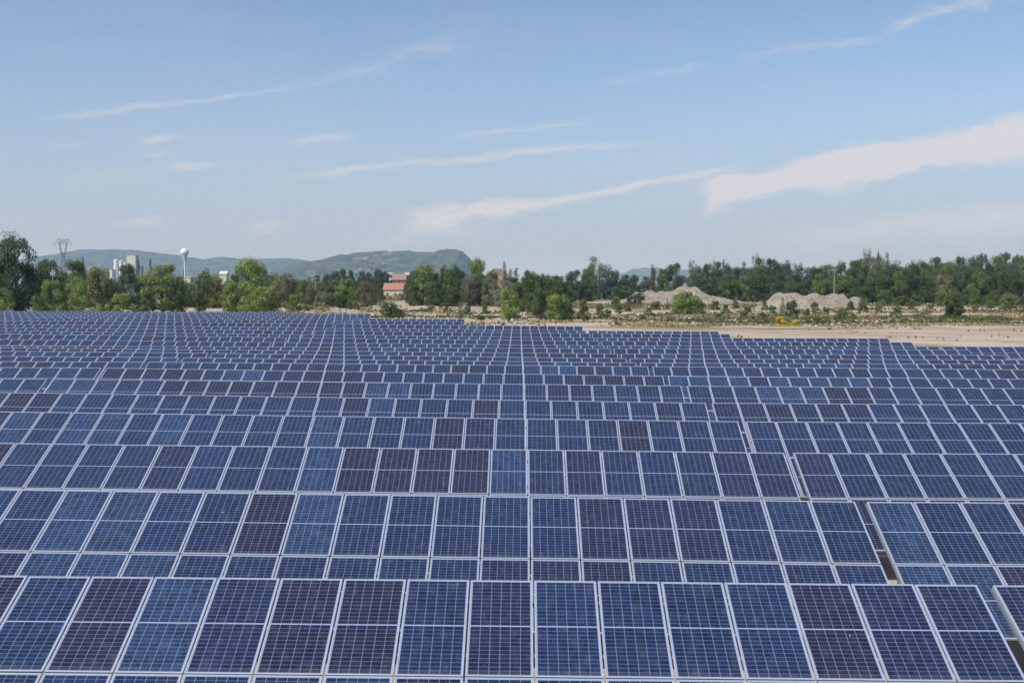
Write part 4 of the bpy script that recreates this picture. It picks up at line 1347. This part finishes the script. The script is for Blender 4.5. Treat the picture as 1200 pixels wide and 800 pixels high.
D = 620
gable_house('farmhouse', 462.0, D, 22, 339.2, 332.2, 11, M_RENDER, M_TILE, 'long low farmhouse with a bright red tiled roof', [(-0.3, 2.0, 1.0, 1.2), (0.1, 2.0, 1.0, 1.2), (0.36, 1.0, 1.0, 2.1)])
gable_house('farmhouse', 468.5, D + 14, 15, 327.6, 321.5, 9, M_PINK, M_TILE2, 'taller red-roofed farmhouse rising behind the long low one', [(-0.3, 8.2, 1.0, 1.5), (0.0, 8.2, 1.0, 1.5), (0.3, 8.2, 1.0, 1.5)], 0, None, (0.2,))
gable_house('house', 583, 470, 14, 325, 315.5, 10, M_PINK, M_TILE2, 'ochre house half hidden in the middle clump of trees', [(-0.22, 8.3, 1.0, 1.6), (0.15, 8.3, 1.0, 1.6)], R(58))
gable_house('house', 263, 980, 8, 321, 318, 8, M_RENDER, M_CONC, 'pale house with two chimneys under the hills', [(-0.25, 8, 1.0, 1.6), (0.2, 8, 1.0, 1.6)], 0, None, (-0.42, 0.42))
for px, w, t in ((457, 9, 319.6), (478, 6, 319.4)):
    block_building('warehouse', px, 1500, w, t, 25, M_WHITE, {457: 'long white warehouse far behind the dark pines', 478: 'small white warehouse far behind the farmhouse chimney', 470: 'white warehouse far off, between two others'}[px], 'building', [(0.0, 3, 3.0, 3.0)], 0, M_CONC)


# lattice pylons
def pylon(px, top, w, D, label):
    g = gpos(px, D)
    H = h_at(top, D) - g.z
    hw = w * D / F / 2                        # half width of the top bar
    o = root('pylon', g, label, 'pylon', 'lattice pylons', R(8))
    m = MB()
    t_ = 0.10

    def bar(a, b, r_=t_):
        m.tube([a, b], r_, 4, 0, False)
    zw = H * 0.70                             # waist
    bw, ww = hw * 0.42, hw * 0.15
    lv = [0, .18, .34, .48, .6, .7, .78, .86, .93, 1.0]
    for i in range(len(lv) - 1):
        z0, z1 = lv[i] * zw, lv[i + 1] * zw
        a0, a1 = lerp(bw, ww, lv[i]), lerp(bw, ww, lv[i + 1])
        c0 = [(-a0, -a0, z0), (a0, -a0, z0), (a0, a0, z0), (-a0, a0, z0)]
        c1 = [(-a1, -a1, z1), (a1, -a1, z1), (a1, a1, z1), (-a1, a1, z1)]
        for q in range(4):
            bar(c0[q], c1[q], 0.13)
            bar(c0[q], c1[(q + 1) % 4], 0.055); bar(c0[(q + 1) % 4], c1[q], 0.055)
            bar(c1[q], c1[(q + 1) % 4], 0.055)
    obj('mast', m.mesh('mast', M_STEEL), o)
    m = MB()
    zt = H * 0.94
    for s in (-1, 1):
        for y in (-ww, ww):
            P = [(s * ww, y, zw), (s * hw * 0.36, y, H * 0.80), (s * hw * 0.5, y, zt)]
            Q = [(s * ww * 0.1, y, zw + 0.4), (s * hw * 0.22, y, H * 0.82), (s * hw * 0.36, y, zt)]
            for i in range(2):
                bar(P[i], P[i + 1], 0.12); bar(Q[i], Q[i + 1], 0.11)
                bar(P[i], Q[i + 1], 0.05); bar(Q[i], P[i + 1], 0.05)
    obj('fork', m.mesh('fork', M_STEEL), o)
    m = MB()
    for y in (-ww, ww):
        bar((-hw * 0.62, y, zt), (hw * 0.62, y, zt), 0.12); bar((-hw * 0.55, y, H), (hw * 0.55, y, H), 0.11)
        for s in (-1, 1):
            bar((s * hw * 0.55, y, H), (s * hw, 0, zt + 0.2)); bar((s * hw * 0.62, y, zt), (s * hw, 0, zt + 0.2))
            bar((s * hw * 0.5, y, H), (s * hw * 0.62, 0, H + 1.6), 0.1)
        K = 9
        for q in range(K):
            x0, x1 = lerp(-hw * .55, hw * .55, q / K), lerp(-hw * .55, hw * .55, (q + 1) / K)
            bar((x0, y, zt if q % 2 else H), (x1, y, H if q % 2 else zt), 0.08)
    ca = obj('crossarm', m.mesh('crossarm', M_STEEL), o)
    for x in (-hw * 0.97, 0, hw * 0.97):
        m = MB()
        m.tube([(x, 0, zt), (x, 0, zt - 2.6)], 0.12, 6)
        for q in range(6):
            m.lathe([(0.12, 0), (0.28, 0.05), (0.12, 0.12)], 8, 0, (x, 0, zt - 0.7 - q * 0.3))
        obj('insulator', m.mesh('insulator', M_GREYBARK), ca)


pylon(75, 280.6, 19, 900, 'whole lattice pylon with a forked head against the hill')
pylon(12, 271.6, 23, 760, 'lattice pylon with only its head showing over the tallest tree')


def pole(px, top, D, label, mat=None):
    g = gpos(px, D)
    h = h_at(top, D) - g.z
    o = root('utility_pole', g, label, 'pole', 'wooden poles')
    m = MB(); m.tube([(0, 0, -.2), (0, 0, h)], [0.17, 0.10], 8)
    obj('shaft', m.mesh('shaft', mat or M_WOOD), o)
    m = MB(); m.box(-.9, .9, -.07, .07, h - .65, h - .5)
    obj('crossbar', m.mesh('crossbar', M_WOOD), o)
    for x in (-.8, 0, .8):
        m = MB(); m.lathe([(0.05, h - .5), (0.09, h - .4), (0.05, h - .25), (0.01, h - .22)], 8, 0, (x, 0, 0))
        obj('insulator', m.mesh('insulator', M_WHITE), o)


pole(977.5, 315, 385, 'tall pale pole standing behind the flat-topped rubble mound')
pole(364.5, 322, 420, 'thin pole among trees before the right hill, first of two')
pole(370, 325, 425, 'thin pole among trees before the right hill, second of two')
pole(484.6, 328, 420, 'pale leaning pole beside the red-roofed farmhouse')
pole(62, 318, 340, 'short pale pole in the trees below the pylon')

# ------------------------------------------------------------------ ground cover (nobody could count it)
def scatter(name, n_, area, size, height, tone, seed, label, dens):
    r_ = np.random.RandomState(seed)
    pr = random.Random(seed)
    V = []
    cnt = 0
    while cnt < n_:
        px = pr.uniform(area[0], area[1]); D = pr.uniform(area[2], area[3])
        x = at_y(px, 360, D).x
        if not dens(x, D, pr):
            continue
        g = ground_z(x, D) + (0.35 * mnoise.noise(Vector((x * 0.05, D * 0.09, 4.0))) * min(1, max(0, (D - 150) / 60)) if 150 < D < 600 else 0)
        k = 9
        cs = np.array([x, D, g]) + r_.normal(0, 1, (k, 3)) * np.array([size * 1.6, size, 0]) + np.array([0, 0, 1]) * np.abs(r_.normal(0, 1, (k, 1))) * height * 0.6
        V.append(leaf_quads(cs, np.tile(np.array([0.2, -0.8, 0.8]), (k, 1)), height * 1.6, r_))
        cnt += 1
    V = np.concatenate(V)
    me = mesh_quads(name, V, M_LEAF)
    o = obj(name, me)
    o.color = tuple(1.35 * q for q in GREEN[tone]) + (1,)
    tag(o, label, 'grass', None, 'stuff')


def band(thr, ox):
    def f_(x, y, pr):
        if y < 176 or y + 0.62 * x < 146:
            return y > 122 and x > 28 and y + 0.62 * x > 128 and pr.random() < 0.012
        q = mnoise.fractal(Vector((x * 0.012 + ox, y * 0.045, ox)), 0.6, 2.0, 4)
        return q > thr + pr.uniform(-0.07, 0.07) and (x > 5 or pr.random() < 0.35)
    return f_


scatter('dry_grass', 2400, (300, 1230, 120, 420), 0.8, 0.28, 'dry', 3, 'straw-coloured dry grass in patches on the sandy plain', band(0.22, 2.0))
scatter('scrub_grass', 1600, (300, 1230, 175, 420), 0.9, 0.42, 'olive', 8, 'olive green scrub grass growing in bands over the plain', band(0.30, 5.0))


def weeds(seed):
    r_ = np.random.RandomState(seed)
    V = []
    for q in range(240):
        k_ = r_.randint(0, 8)
        x, y = X_END + r_.uniform(-0.5, 0.75), ROWY[k_] + r_.uniform(-4.6, 1.6)
        c = np.array([x, y, ground_z(x, y)]) + np.abs(r_.normal(0, 1, (10, 3))) * np.array([0.10, 0.10, 0.14])
        V.append(leaf_quads(c, np.tile(np.array([0.0, -0.6, 0.8]), (10, 1)), 0.16, r_))
    o = obj('weeds', mesh_quads('weeds', np.concatenate(V), M_LEAF))
    o.color = (0.10, 0.10, 0.05, 1)
    tag(o, 'weeds growing on the ground in the gap between the tables', 'weeds', None, 'stuff')


weeds(6)


def rubble(n_, seed):
    pr = random.Random(seed)
    m = MB()
    for q in range(n_):
        px = pr.uniform(320, 1230); D = pr.uniform(185, 360)
        x = at_y(px, 360, D).x
        if D + 0.62 * x < 150:
            continue
        s = pr.uniform(0.12, 0.5) * (1.6 if pr.random() < .1 else 1)
        g = ground_z(x, D)
        n0 = len(m.v)
        for (a, b, c) in ((1, 0, 0), (-1, 0, 0), (0, 1, 0), (0, -1, 0), (0, 0, 1), (0, 0, -.4)):
            j = pr.uniform(.6, 1.2)
            m.v.append((x + a * s * j + pr.uniform(-.1, .1) * s, D + b * s * j, g + c * s * j * 0.8))
        for f_ in ((0, 2, 4), (2, 1, 4), (1, 3, 4), (3, 0, 4), (2, 0, 5), (1, 2, 5), (3, 1, 5), (0, 3, 5)):
            m.f.append(tuple(n0 + i for i in f_)); m.mi.append(0)
    tag(obj('rubble', m.mesh('rubble', M_STONE)), 'pale stones strewn over the sandy plain', 'stones', None, 'stuff')


rubble(1100, 4)

# ------------------------------------------------------------------ the air
hz = bpy.data.materials.new('haze')
hz.use_nodes = True
nt = hz.node_tree
for n_ in list(nt.nodes):
    if n_.type == 'BSDF_PRINCIPLED':
        nt.nodes.remove(n_)
pv = nt.nodes.new('ShaderNodeVolumePrincipled')
pv.inputs['Color'].default_value = (0.43, 0.68, 1.0, 1)
pv.inputs['Absorption Color'].default_value = (1, 1, 1, 1)
pv.inputs['Density'].default_value = 0.000068
pv.inputs['Anisotropy'].default_value = 0.0
nt.links.new(pv.outputs[0], nt.nodes['Material Output'].inputs['Volume'])
m = MB()
m.box(-28000, 28000, -1200, 26000, -6, 470)
tag(obj('haze', m.mesh('haze', hz)), None, None, None, 'stuff')
